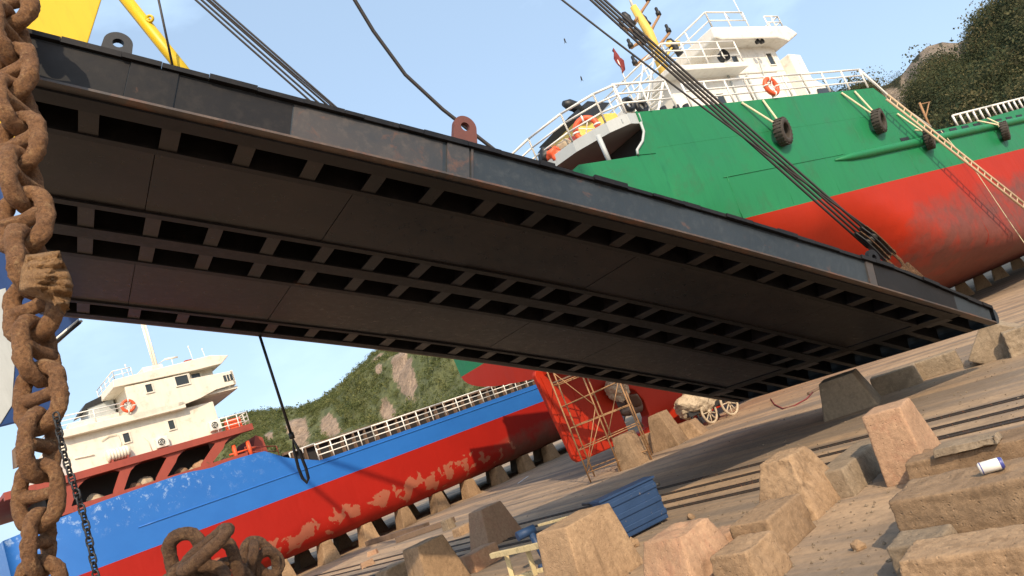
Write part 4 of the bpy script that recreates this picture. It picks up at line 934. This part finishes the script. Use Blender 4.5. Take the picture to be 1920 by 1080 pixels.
# keel blocks under the blue ship
ordn = ['first', 'second', 'third', 'fourth', 'fifth', 'sixth', 'seventh', 'eighth', 'ninth', 'tenth', 'eleventh', 'twelfth', 'thirteenth', 'fourteenth']
for row, (o, nm) in enumerate(((BO - .7, 'near'), (BC, 'middle'))):
    for k in range(11):
        l = 35.6 - k * 2.35 + (.6 if row else 0)
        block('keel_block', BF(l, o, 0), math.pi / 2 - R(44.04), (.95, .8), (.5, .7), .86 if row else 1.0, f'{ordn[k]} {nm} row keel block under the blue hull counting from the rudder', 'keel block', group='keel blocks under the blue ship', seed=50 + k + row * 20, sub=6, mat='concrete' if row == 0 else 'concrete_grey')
for k, (px, py, lb) in enumerate([(1192, 880, 'pale keel block standing behind the scaffold tower'), (1228, 852, 'low pale block leaning by the scaffold foot'), (1258, 845, 'tall pale keel block beside the skeg of the green ship')]):
    gbk = [((1.0, .9), (.55, .7), 1.15), ((.9, .5), (.6, .4), .7), ((1.15, .9), (.5, .7), 1.3)][k]
    block('keel_block', ground(px, py - 8), R(-36), gbk[0], gbk[1], gbk[2], lb, 'keel block', group='keel blocks by the green ship', seed=80 + k, sub=8)
for k, (px, py) in enumerate([(1812, 556), (1845, 540), (1878, 522), (1912, 503), (1300, 818), (1286, 822)]):
    h = 1.15 if k < 4 else .6
    block('keel_block', ground(px, py), R(-30), (1.0, .9), (.5, .7), h, ['pale keel block nearest the ramp under the right end of the green hull', 'keel block second from the ramp under the green hull', 'keel block third from the ramp under the green hull', 'keel block at the right edge under the green hull', 'low block beside the old cart', 'low square block behind the cart wheel'][k], 'keel block', group='keel blocks by the green ship', seed=90 + k, sub=6)

# ================================================================== CHAINS
def link_pts(L_, W_, n=10):
    r = W_ / 2; s = L_ / 2 - r; pts = []
    for i in range(n + 1): a = math.pi * i / n; pts.append((r * math.cos(a), s + r * math.sin(a)))
    for i in range(n + 1): a = math.pi + math.pi * i / n; pts.append((r * math.cos(a), -s + r * math.sin(a)))
    return pts
def link_mesh(mb, c, along, side, d, L_, W_, seed=0, stud=True, lump=.22, seg=20):
    """stud link: centre-line loop of outer size L_ x W_, bar d"""
    nn = along.cross(side); pts = [c + side * x + along * y for x, y in link_pts(L_ - d, W_ - d, 12)]
    fine = []
    for i in range(len(pts)):
        a, b = pts[i], pts[(i + 1) % len(pts)]; k = max(1, int((b - a).length / (d * .14)))
        for j in range(k): fine.append(a + (b - a) * (j / k))
    b0 = len(mb.v); mb.tube(fine, d / 2, seg, True)
    if stud: mb.tube([c - side * (W_ / 2 - d * .6), c - side * (W_ * .2), c, c + side * (W_ * .2), c + side * (W_ / 2 - d * .6)], [d * .52, d * .45, d * .42, d * .45, d * .52], seg)
    if lump:
        for i in range(b0, len(mb.v)):
            v = mb.v[i]; q = v / d * 1.1 + Vector((seed * 5, 0, 0))
            e = noise.noise_vector(q) * lump * d * .5 + noise.noise_vector(q * 3.1) * lump * d * .3 + noise.noise_vector(q * 8) * lump * d * .16
            mb.v[i] = v + e
knots = [(10, -140, 7.6), (16, 5, 7.2), (22, 137, 6.75), (38, 268, 6.35), (45, 413, 5.95), (62, 577, 5.55), (76, 745, 5.2), (72, 929, 4.95), (75, 1110, 4.8), (80, 1300, 4.7)]
kp = [depth(*k) for k in knots]
t = thing('anchor_chain', kp[-1], 'thick rust caked stud link anchor chain hanging down the left edge', 'chain')
face = -AX_F
def chain_side(al, k): 
    s1 = al.cross(AX_F).normalized(); return s1
centres = []
for a, b in zip(kp, kp[1:]): centres += [a, (a + b) / 2]
centres.append(kp[-1])
c0 = kp[0]; dv = (kp[0] - kp[1])
centres = [c0 + dv * (k / 2) for k in range(8, 0, -1)] + centres
for i, c in enumerate(centres):
    al = (centres[max(0, i - 1)] - centres[min(len(centres) - 1, i + 1)]); step = al.length / (2 if 0 < i < len(centres) - 1 else 1); al.normalize()
    s1 = al.cross(AX_F).normalized(); s2 = s1.cross(al).normalized(); wob = .10 * math.sin(i * 2.3)
    d = step / 3.65
    side = (s1 * math.cos(wob) + s2 * math.sin(wob)) if (i % 2 == 0) else (s2 * math.cos(wob + .12) + s1 * math.sin(wob + .12))
    mb = MB(); link_mesh(mb, c, al, side, d * 1.12, step + 2 * d * 1.0, d * 4.1, seed=i, lump=.24); mb.build('chain_link', M['rust'] if i % 3 else M['rust'], t)
# scrap of matted sacking caught on the chain
px_ = [(48, 478), (112, 470), (118, 488), (128, 508), (138, 535), (134, 560), (128, 578), (122, 590), (108, 574), (88, 565), (60, 556), (36, 545), (38, 510)]
cx, cy = 85, 525; D0 = 5.35; mb = MB(); vs = []; N_ = 14; pr = [Vector((x - cx, y - cy, 0)) for x, y in px_]
rim = []
for i in range(len(pr)):
    for j in range(4): rim.append(pr[i].lerp(pr[(i + 1) % len(pr)], j / 4))
for k in range(N_ + 1):
    for q in rim:
        r_ = k / N_; e = noise.fractal(Vector((q.x * r_ * .02, q.y * r_ * .075, 3)), 1, 2, 4); ed = 1 + .05 * noise.noise(Vector((q.x * .3, q.y * .3, 9))) * r_
        vs.append(depth(cx + q.x * r_ * ed, cy + q.y * r_ * ed, D0 - .16 * (1 - r_ * r_) + e * .07))
nr = len(rim); mb.add(vs, [(k * nr + i, k * nr + (i + 1) % nr, (k + 1) * nr + (i + 1) % nr, (k + 1) * nr + i) for k in range(N_) for i in range(nr)], 0, True)
M['sack'] = rusty('matted_sacking', (.52, .30, .13), (.34, .18, .075), (.62, .42, .22))
o_ = mb.build('sacking_scrap', M['sack']); tag(o_, 'torn flap of matted tan sacking caught on the anchor chain', 'sacking'); sm = o_.modifiers.new('solid', 'SOLIDIFY'); sm.thickness = .05; sm.offset = -1
mb = MB(); vs = [depth(x, y, 5.3 + dd) for x, y, dd in [(44, 820, 0), (22, 845, .05), (24, 880, .1), (30, 878, 0), (40, 860, -.03), (46, 850, 0)]]; mb.prism(vs, AX_F * .03)
tag(mb.build('torn_rag', M['old_wood']), 'dark torn rag stuck to the left of the anchor chain', 'rag')
# small black chain
a, b = depth(106, 782, 5.0), depth(190, 1110, 4.75); n = 22
t = thing('stud_chain', b, 'thin black stud link chain hanging right of the anchor chain', 'chain')
al = (a - b).normalized(); st = (b - a).length / n; s1 = al.cross(AX_F).normalized(); s2 = s1.cross(al)
for i in range(n + 1):
    c = a + (b - a) * (i / n) + s1 * .012 * math.sin(i * .35); d = st / 2.9; s = s1 if i % 2 == 0 else s2
    mb = MB(); link_mesh(mb, c, al, s, d * .72, st + 2 * d * .72, d * 2.9, stud=True, lump=0, seg=8); mb.build('chain_link', M['black'], t)
# heap of chain at the bottom
t = thing('chain_heap', Vector((depth(400, 1080, 4.9).x, depth(400, 1080, 4.9).y, 1.9)), 'heap of big rusty chain links at the bottom edge', 'chain')
def img(x, y): return CAM_R * x - CAM_U * y
for i, (x, y, D, ax, ay, sz, tw) in enumerate([(352, 1052, 4.75, .25, 1, 130, .15), (385, 1030, 4.55, .75, -.62, 128, 1.35), (415, 1062, 4.8, .3, 1, 120, .25), (372, 1085, 4.6, 1, .1, 120, .9), (440, 1100, 4.9, .6, .7, 120, .6), (468, 1060, 5.1, .25, -1, 95, 1.2), (492, 1045, 5.2, .75, .66, 95, 1.0), (500, 1072, 5.15, .1, 1, 90, .7), (335, 1105, 4.7, .9, -.4, 120, .5)]):
    c = depth(x, y, D); al = img(ax, ay).normalized(); s1 = al.cross(AX_F).normalized(); s2 = s1.cross(al); side = s1 * math.cos(tw) + s2 * math.sin(tw); L_ = sz * D / F_PX
    mb = MB(); link_mesh(mb, c, al, side, L_ * .19, L_, L_ * .62, seed=30 + i, stud=False, lump=.16); mb.build('chain_link', M['rust_dark'], t)

# ================================================================== NAVY VESSEL AT THE LEFT EDGE
t = thing('navy_vessel', ground(-500, 1500), 'dark blue vessel bow looming behind the anchor chain at the left edge', 'ship')
mb = MB(); DN = 14.6
mb.prism([depth(x, y, DN) for x, y in [(-70, 340), (0, 340), (40, 470), (152, 598), (78, 658), (118, 722), (104, 776), (0, 802), (-70, 830)]], ray(60, 640).normalized() * 3 - CAM_R * 1.2); mb.build('bow', M['navy'], t, bevel=.05)
mb = MB(); mb.prism([depth(x, y, DN - .02) for x, y in [(-60, 560), (10, 540), (30, 640), (22, 760), (0, 795), (-60, 810)]], AX_F * .02); mb.build('reflection_patch', M['grey_paint'], t)  # pale reflection on the bow, put in as a flat grey patch
mb = MB()
for e in (0, 9): mb.bar(depth(148 + e * .6, 600 + e * .1, DN - .1), depth(74 + e * .5, 662 + e * .6, DN - .1), .028)
mb.build('guard_rail', M['white_rail'] , t)
mb = MB(); mb.bar(depth(150, 604, DN - .15), depth(78, 664, DN - .15), .035); mb.build('guard_wire', M['black'], t)

# ================================================================== SCAFFOLD TOWER
t = thing('scaffold_tower', GF(15.4, -20.5, 0), 'rusty tubular scaffold tower standing in front of the red rudder', 'scaffold')
SF0 = GF(14.3, -21.2, 0); sc1 = ground(1108, 905); sc2 = ground(1222, 862); ex = (sc2 - sc1); ex.z = 0; W1 = ex.length; ex.normalize(); ey = Vector((-ex.y, ex.x, 0)); 
if ey.y < 0: ey = -ey
sp_ = [sc1, sc1 + ex * W1 * .5, sc1 + ex * W1]
dp = 1.5
for j in (0, 1):
    for k in range(3):
        p = sp_[k] + ey * dp * j; hh = [5.6, 5.2, 4.0][k]; MB().tube([p, p + Vector((0, 0, hh))], .028, 8).build('standard', M['bamboo'], t)
for lev, z in enumerate((.35, 1.15, 1.95, 2.75, 3.55, 4.35)):
    for j in (0, 1):
        if z > 3.9 and j == 1: continue
        q = MB(); q.bar(sp_[0] + ey * dp * j + Vector((0, 0, z)), sp_[1 if z > 3.3 else 2] + ey * dp * j + Vector((0, 0, z + (.1 if lev % 2 else 0))), .020); q.build('ledger', M['bamboo'], t)
    for k in range(3 if z < 3.3 else 2):
        q = MB(); q.bar(sp_[k] + Vector((0, 0, z)), sp_[k] + ey * dp + Vector((0, 0, z)), .019); q.build('transom', M['bamboo'], t)
for a, b, za, zb in ((0, 1, .4, 2.3), (1, 0, 2.4, 4.3), (1, 2, 1.2, 2.9), (1, 0, 1.9, .4)):
    q = MB(); q.bar(sp_[a] + Vector((0, 0, za)) - ey * .04, sp_[b] + Vector((0, 0, zb)) - ey * .04, .017); q.build('brace', M['bamboo'], t)
q = MB(); q.box(sp_[0] + ey * .1 + Vector((0, 0, 3.62)), ex * W1 * .95, ey * .35, Vector((0, 0, .05))); q.build('plank', M['old_wood'], t)
# ================================================================== OLD CART BY THE KEEL
cc = ground(1338, 792); t = thing('old_cart', cc, 'dusty cart with two spoked wheels under a tarp beside the red skeg', 'cart')
cf = Frame(R(66), cc)
def wheel(c, ax, r, nm='wheel'):
    mb = MB(); mb.ring(c, ax, r, .05, 28, 8); mb.lathe(c - ax * .08, ax, [(0, .02), (0, .09), (.16, .09), (.16, .02)], 14)
    x = ax.orthogonal().normalized(); y = ax.cross(x)
    for k in range(9): a = k * 2 * math.pi / 9; mb.bar(c, c + (x * math.cos(a) + y * math.sin(a)) * r, .028)
    mb.build(nm, M['tarp'], t)
wax = (cf.n + cf.s * .3).normalized()
wheel(cf(.75, .45, .52), wax, .5); wheel(cf(-.1, .15, .46), wax, .44)
mb = MB(); mb.fbox(cf, -1.0, 1.1, -.6, .1, .55, .75); mb.bar(cf(1.0, -.2, .6), cf(1.9, 0, .35), .05); mb.bar(cf(.75, .45, .52), cf(.7, -.7, .52), .04); mb.bar(cf(-.1, .2, .46), cf(-.1, -.7, .46), .04); mb.build('chassis', M['dark_steel'], t)
bm = bmesh.new(); bmesh.ops.create_icosphere(bm, subdivisions=4, radius=1)
for v in bm.verts:
    v.co = Vector((v.co.x * 1.05, v.co.y * .6, v.co.z * .55)); v.co *= 1 + .35 * noise.noise(v.co * 2.1 + Vector((4, 0, 0))) + .12 * noise.noise(v.co * 6)
bm.verts.index_update(); mb = MB(); mb.add([cf(0, 0, 0) + cf.s * (v.co.x - .15) + cf.n * (v.co.y - .2) + Vector((0, 0, v.co.z + 1.0)) for v in bm.verts], [[v.index for v in f.verts] for f in bm.faces]); bm.free(); mb.build('tarp', M['tarp'], t)
for k in range(5):
    mb = MB(); mb.bar(cf(-.9 + k * .3, .1, .1), cf(-.8 + k * .28, -.1, 1.1 - .1 * k), .05); mb.build('strut', M['black'], t)
# ================================================================== LOOSE THINGS ON THE GROUND
bf = Frame(R(64), ground(1208, 1000))
t = thing('blue_box', bf.o, 'worn blue ribbed metal box standing behind the big smooth block', 'metal box')
mb = MB(); mb.fbox(bf, -.62, .62, -.35, 0, .05, .82); mb.build('shell', M['blue_panel'], t, bevel=.02)
for z in (.2, .45, .7):
    mb = MB(); mb.fbox(bf, -.62, .62, 0, .025, z - .05, z + .05); mb.build('rib', M['blue_panel'], t, bevel=.012)
mb = MB(); mb.fbox(bf, -.64, .64, -.37, .03, .82, .86); mb.build('lid_rim', M['blue_panel'], t)
t = thing('blue_post', ground(1028, 1062), 'blue steel post with a round cap leaning by the pale timber trestle', 'post')
p0 = ground(1030, 1062); p1 = p0 + Vector((-.12, .1, .72)); MB().tube([p0, p1], .07, 10).build('stem', M['blue_panel'], t); MB().bar(p1 - bf.s * .28, p1 + bf.s * .1, .09, 12).build('cap', M['blue_panel'], t); MB().bar(p0 - bf.s * .2 + Vector((0, 0, .05)), p0 + bf.s * .25 + Vector((0, 0, .05)), .06, 8).build('foot', M['blue_panel'], t)
t = thing('timber_trestle', ground(960, 1085), 'pale yellow timber trestle propped against the big smooth block', 'trestle')
def stick(a, b, w_, h_, mat, parent, nm):
    a = Vector(a); b = Vector(b); d = (b - a); s = d.cross(Vector((0, 0, 1))).normalized() * w_; u = s.cross(d).normalized() * h_
    mb = MB(); mb.box(a - s / 2 - u / 2, d, s, u); return mb.build(nm, M[mat], parent, bevel=.006)
q = lambda x, y, z: ground(x, y, z)
stick(q(922, 1042, .72), q(1042, 1016, .80), .08, .09, 'timber', t, 'rail'); stick(q(948, 1036, .70), q(962, 1085, .25), .08, .08, 'timber', t, 'leg'); stick(q(988, 1028, .74), q(1004, 1078, .28), .08, .08, 'timber', t, 'leg'); stick(q(962, 1085, .25), q(1025, 1066, .25), .07, .07, 'timber', t, 'lower_rail')
t = thing('plank_rack', ground(1080, 1010), 'low rack of thin weathered planks behind the big smooth block', 'planks')
stick(q(1010, 985, .62), q(1140, 950, .70), .05, .05, 'timber', t, 'rail'); stick(q(1015, 1000, .45), q(1150, 962, .5), .25, .04, 'old_wood', t, 'plank'); stick(q(1035, 992, .3), q(1035, 992, .62), .08, .06, 'timber', t, 'post'); stick(q(1085, 978, .3), q(1085, 978, .66), .08, .06, 'timber', t, 'post')
t = thing('bent_pipe', ground(1115, 960), 'dark bent pipe on a bracket lying behind the blue metal box', 'pipe')
mb = MB(); mb.tube([q(1093, 946, .35), q(1110, 944, .38), q(1160, 932, .4), q(1236, 907, .45)], .035, 8); mb.build('bar', M['dark_steel'], t)
mb = MB(); mb.tube([q(1110, 944, .38), q(1118, 958, .2), q(1116, 965, 0)], .04, 8); mb.build('bracket', M['dark_steel'], t)
for k, (a, b, wd) in enumerate([((690, 1018), (800, 985), .35), ((745, 1012), (850, 975), .3)]):
    A, B = ground(*a, .12), ground(*b, .12); o_ = stick(A, B, wd, .22, 'old_wood', None, 'timber_baulk'); tag(o_, ['dark old timber baulk lying on the ground by the blue ship', 'second dark baulk lying beside the first one nearer the blocks'][k], 'timber')
o_ = stick(ground(972, 906, .02), ground(990, 893, .02), .12, .015, 'white', None, 'paper_scrap'); tag(o_, 'white scrap of card lying on the ground by the rudder', 'litter')
mb = MB(); mb.tube([ground(x, y, .03) for x, y in [(1445, 748), (1452, 758), (1468, 766), (1490, 760), (1512, 748), (1524, 735)]], .022, 6); tag(mb.build('red_hose', M['flag']), 'thin dark red hose curled on the ground under the ramp end', 'hose')
stick_o = stick(ground(1515, 738, .05), ground(1538, 726, .05), .1, .08, 'old_wood', None, 'wood_offcut'); tag(stick_o, 'short dark offcut of wood beside the red hose', 'wood')
for k, (x, y, s_, lb) in enumerate([(1297, 973, .07, 'small pale stone on the bare concrete beside the blue box'), (1190, 1026, .10, 'pale brick fragment under the corner of the blue box'), (1325, 998, .06, 'little stone near the shadow of the broken topped block'), (1612, 1030, .07, 'greenish stone in the shade right of the low block'), (1640, 790, .06, 'small stone beside the farther ramp support')]):
    bm = bmesh.new(); bmesh.ops.create_icosphere(bm, subdivisions=2, radius=s_)
    for v in bm.verts: v.co *= 1 + .5 * noise.noise(v.co * 14 + Vector((k, 0, 0)))
    bm.verts.index_update(); mb = MB(); c = ground(x, y); mb.add([c + v.co + Vector((0, 0, s_ * .6)) for v in bm.verts], [[v.index for v in f.verts] for f in bm.faces]); bm.free()
    tag(mb.build('loose_stone', M['concrete']), lb, 'stone', 'loose stones')
for k, (x, y, s_) in enumerate([(548, 1066, .34), (575, 1050, .26), (612, 1043, .3), (640, 1032, .24), (668, 1022, .3), (700, 1040, .26), (690, 1062, .3)]):
    block('broken_brick', ground(x, y), R(20 + 31 * k), (s_ * 1.7, s_ * 1.1), (s_ * 1.5, s_ * .9), s_ * .8, f'{ordn[k]} orange rubble lump along the foot of the blue hull, counting from the chain heap', 'rubble', group='rubble lumps by the blue hull', seed=120 + k, sub=5, mat='concrete_pink')
# beverage can
ca = on_plane(1834, 880, Vector((0, 0, .60)), Vector((0, 0, 1))); cb = on_plane(1884, 866, Vector((0, 0, .60)), Vector((0, 0, 1)))
axc = (cb - ca); Lc = axc.length; axc.normalize(); rc = Lc * .24
t = thing('beverage_can', ca - Vector((0, 0, rc)), 'white drink can with blue bands lying on the big long rough block', 'can')
mb = MB(); mb.lathe(ca, axc, [(.03 * Lc, rc * .8), (.08 * Lc, rc), (.86 * Lc, rc), (.93 * Lc, rc * .85)], 28); mb.build('body', M['white'], t)
M['can_blue'] = paint('can_blue', (.05, .06, .25), .35, .1, 5, streak=False); M['alu'] = paint('can_aluminium', (.6, .6, .58), .3, .05, 5, streak=False, metal=.9)
mb = MB(); mb.lathe(ca, axc, [(.80 * Lc, rc * 1.004), (.87 * Lc, rc * 1.004), (.935 * Lc, rc * .86)], 28); mb.build('band', M['can_blue'], t)
mb = MB(); mb.lathe(ca, axc, [(.1 * Lc, rc * 1.003), (.14 * Lc, rc * 1.003)], 28); mb.build('band', M['can_blue'], t)
mb = MB(); mb.lathe(ca, axc, [(.03 * Lc, .001), (.01 * Lc, rc * .7), (.03 * Lc, rc * .8)], 28); mb.lathe(ca, axc, [(.925 * Lc, rc * .85), (.95 * Lc, rc * .85), (.94 * Lc, rc * .76), (.93 * Lc, .001)], 28); mb.build('rim', M['alu'], t)
# far left corner: pale shed with scaffold poles
t = thing('pale_shed', BF(2, BO - 9, 0), 'pale low shed behind scaffold poles at the bottom left corner', 'shed')
sd0 = depth(10, 1040, 45)
mb = MB(); mb.box(Vector((sd0.x - 6, sd0.y, 0)), (7.2, 0, 0), (0, 5, 0), (0, 0, 3.9)); mb.build('wall', M['concrete_grey'], t)
mb = MB(); mb.box(Vector((sd0.x - 6.2, sd0.y - .3, 3.9)), (7.6, 0, 0), (0, 5.6, 0), (0, 0, .9)); mb.build('roof', M['cream'], t)
t = thing('pole_scaffold', Vector((sd0.x - 3, sd0.y - 1.5, 0)), 'thin pole scaffold in front of the pale shed', 'scaffold')
mb = MB()
for k in range(6): mb.bar(Vector((sd0.x - 4 + k, sd0.y - 1.5, 0)), Vector((sd0.x - 4.1 + k, sd0.y - 1.5, 5.3 - .4 * k)), .05)
mb.build('standards', M['dark_steel'], t); mb = MB()
for z in (1.5, 2.7, 3.9): mb.bar(Vector((sd0.x - 4.2, sd0.y - 1.52, z)), Vector((sd0.x + 1.4, sd0.y - 1.52, z)), .045)
mb.build('ledgers', M['dark_steel'], t)
# birds
for k, (x, y) in enumerate([(1059, 76), (1090, 147)]):
    c = depth(x, y, 60); t = thing('bird', c, ['tiny dark bird gliding high over the stern of the green ship', 'tiny dark bird gliding lower, nearer the red flag'][k], 'bird', 'birds in the sky')
    al = img(.3, 1).normalized(); mb = MB(); mb.tube([c - al * .22, c - al * .1, c + al * .08, c + al * .2], [.01, .06, .055, .015], 8)
    wv = img(1, -.3).normalized()
    for s_ in (-1, 1): mb.prism([c - al * .05, c + al * .08, c + wv * s_ * .12 + al * .3, c + wv * s_ * .1 + al * .22], AX_F * .015)
    mb.build('body', M['dark_steel'], t)

# ================================================================== HILLS
def hill(name, sky_px, D, base_d, mat, rockfn, disp, nu=150, nv=60, seed=0.0):
    px = np.array(sky_px, float); tt = np.linspace(0, 1, nu); ss = np.linspace(0, 1, len(px)); X = np.interp(tt, ss, px[:, 0]); Y = np.interp(tt, ss, px[:, 1]); DD = np.interp(tt, ss, px[:, 2])
    mb = MB(); mb.a = {'rock': []}; vs = []; grid = []
    for i in range(nu):
        top = depth(X[i], Y[i], DD[i]); hd = Vector((top.x, top.y, 0)); hl = hd.length; hd.normalize()
        for j in range(nv):
            v = j / (nv - 1)
            if v < .75:
                k = v / .75; r_ = hl * (base_d + (1 - base_d) * k); z = (top.z + 2) * (k ** .8) - 2
            else:
                k = (v - .75) / .25; r_ = hl * (1 + .35 * k); z = top.z * (1 - k * 1.05)
            P = Vector((hd.x * r_, hd.y * r_, z)); n3 = noise.fractal(P * (3.2 / hl) * 3 + Vector((seed, 0, 0)), 1, 2, 6)
            amp = disp * (math.sin(min(1, v / .75) * math.pi * .94) * .9 + .1)
            P += Vector((-hd.x, -hd.y, .45)) * n3 * amp; vs.append(P); mb.a['rock'].append(rockfn(X[i], v, P))
    mb.add(vs, [(i * nv + j, (i + 1) * nv + j, (i + 1) * nv + j + 1, i * nv + j + 1) for i in range(nu - 1) for j in range(nv - 1)], 0, True)
    o = mb.build(name, mat); tag(o, kind='structure'); return vs, mb.a['rock'], nu, nv
def scatter(name, pts, rocks, nu, nv, mat, n, size, leaf, per, label, rmax=.35, tall=1.0):
    V = np.array([tuple(p) for p in pts]).reshape(nu, nv, 3); Rk = np.array(rocks).reshape(nu, nv)
    jm = int(nv * .8); i = rng.random(n) * (nu - 1.001); j = rng.random(n) ** .85 * (jm - 1.001); i0 = i.astype(int); j0 = j.astype(int); fi = (i - i0)[:, None]; fj = (j - j0)[:, None]
    C = (V[i0, j0] * (1 - fi) + V[i0 + 1, j0] * fi) * (1 - fj) + (V[i0, j0 + 1] * (1 - fi) + V[i0 + 1, j0 + 1] * fi) * fj
    keep = Rk[i0, j0] + rng.normal(0, .08, n) < rmax; C = C[keep]; n = len(C)
    s = size * np.exp(rng.normal(0, .35, n)); base_t = np.clip(rng.normal(.42, .27, n), 0, 1)
    q = rng.normal(size=(n, per, 3)); q /= np.linalg.norm(q, axis=2, keepdims=True); rad = rng.random((n, per, 1)) ** .4
    P = C[:, None, :] + q * rad * s[:, None, None] * np.array([1, 1, .8 * tall]) + np.array([0, 0, .5 * tall]) * s[:, None, None]
    P = P.reshape(-1, 3); m_ = len(P); a = rng.normal(size=(m_, 3)); a /= np.linalg.norm(a, axis=1, keepdims=True); b = np.cross(a, rng.normal(size=(m_, 3))); b /= np.linalg.norm(b, axis=1, keepdims=True)
    ls_ = (leaf * np.repeat(s / size, per) * np.exp(rng.normal(0, .3, m_)))[:, None]
    verts = np.stack([P - a * ls_, P + b * ls_ * .7, P + a * ls_, P - b * ls_ * .7], 1).reshape(-1, 3)
    me = bpy.data.meshes.new(name); me.vertices.add(len(verts)); me.vertices.foreach_set('co', verts.ravel()); me.loops.add(m_ * 4); me.loops.foreach_set('vertex_index', np.arange(m_ * 4)); me.polygons.add(m_)
    me.polygons.foreach_set('loop_start', np.arange(m_) * 4); me.materials.append(mat)
    at = me.attributes.new('tint', 'FLOAT', 'POINT'); tv = np.clip(np.repeat(base_t, per) + rng.normal(0, .07, m_), 0, 1); at.data.foreach_set('value', np.repeat(tv, 4).astype(np.float32))
    me.update(); me.validate(); o = bpy.data.objects.new(name, me); COL.objects.link(o); tag(o, label, 'vegetation', kind='stuff')
spots_a = [(545, .62, 26, .20), (600, .55, 20, .16), (615, .30, 25, .15), (560, .35, 20, .12), (735, .55, 22, .20), (690, .42, 14, .10), (700, .70, 8, .05), (790, .55, 12, .05), (650, .83, 22, .06), (780, .88, 30, .05), (700, .88, 16, .04), (490, .6, 10, .08)]
def rock_a(x, v, P):
    b = 0
    for (cx, cv, rx, rv) in spots_a: b = max(b, math.exp(-(((x - cx) / rx) ** 2 + ((v / .75 - cv) / rv) ** 2) * 1.1) * .62)
    return b
pa = hill('left_hill', [(250, 830, 330), (400, 790, 320), (455, 776, 310), (500, 770, 300), (560, 764, 290), (600, 745, 280), (640, 714, 270), (690, 670, 262), (740, 630, 258), (820, 560, 255), (900, 520, 250), (1050, 480, 245), (1250, 470, 240)], 0, .62, M['hill_a'], rock_a, 7.0, 170, 70)
scatter('hill_scrub', *pa, M['leaf_a'], 12000, .8, .12, 40, 'low green scrub covering the rocky hill behind the blue ship', .16)
def rock_b(x, v, P):
    b = 0
    for (cx, cv, rx, rv) in [(1740, .93, 26, .13), (1778, .9, 24, .16), (1800, .97, 14, .08), (1700, .92, 24, .12), (1660, .84, 22, .16), (1636, .62, 14, .2), (1860, .6, 10, .06)]: b = max(b, math.exp(-(((x - cx) / rx) ** 2 + ((v / .75 - cv) / rv) ** 2) * 1.1) * .72)
    return b
pb = hill('right_hill', [(1500, 210, 190), (1600, 178, 185), (1625, 168, 182), (1660, 158, 178), (1690, 138, 175), (1712, 112, 172), (1740, 86, 170), (1765, 76, 168), (1795, 78, 166), (1822, 58, 162), (1845, 30, 158), (1880, -5, 154), (1920, -60, 150), (2000, -140, 145), (2150, -230, 140), (2400, -300, 135), (2700, -260, 130)], 0, .66, M['hill_b'], rock_b, 6.0, 190, 80, 5.0)
scatter('hill_wood', *pb, M['leaf_b'], 8000, 1.9, .10, 190, 'dense dark woodland on the steep hillside beyond the green ship', .16, 1.1)
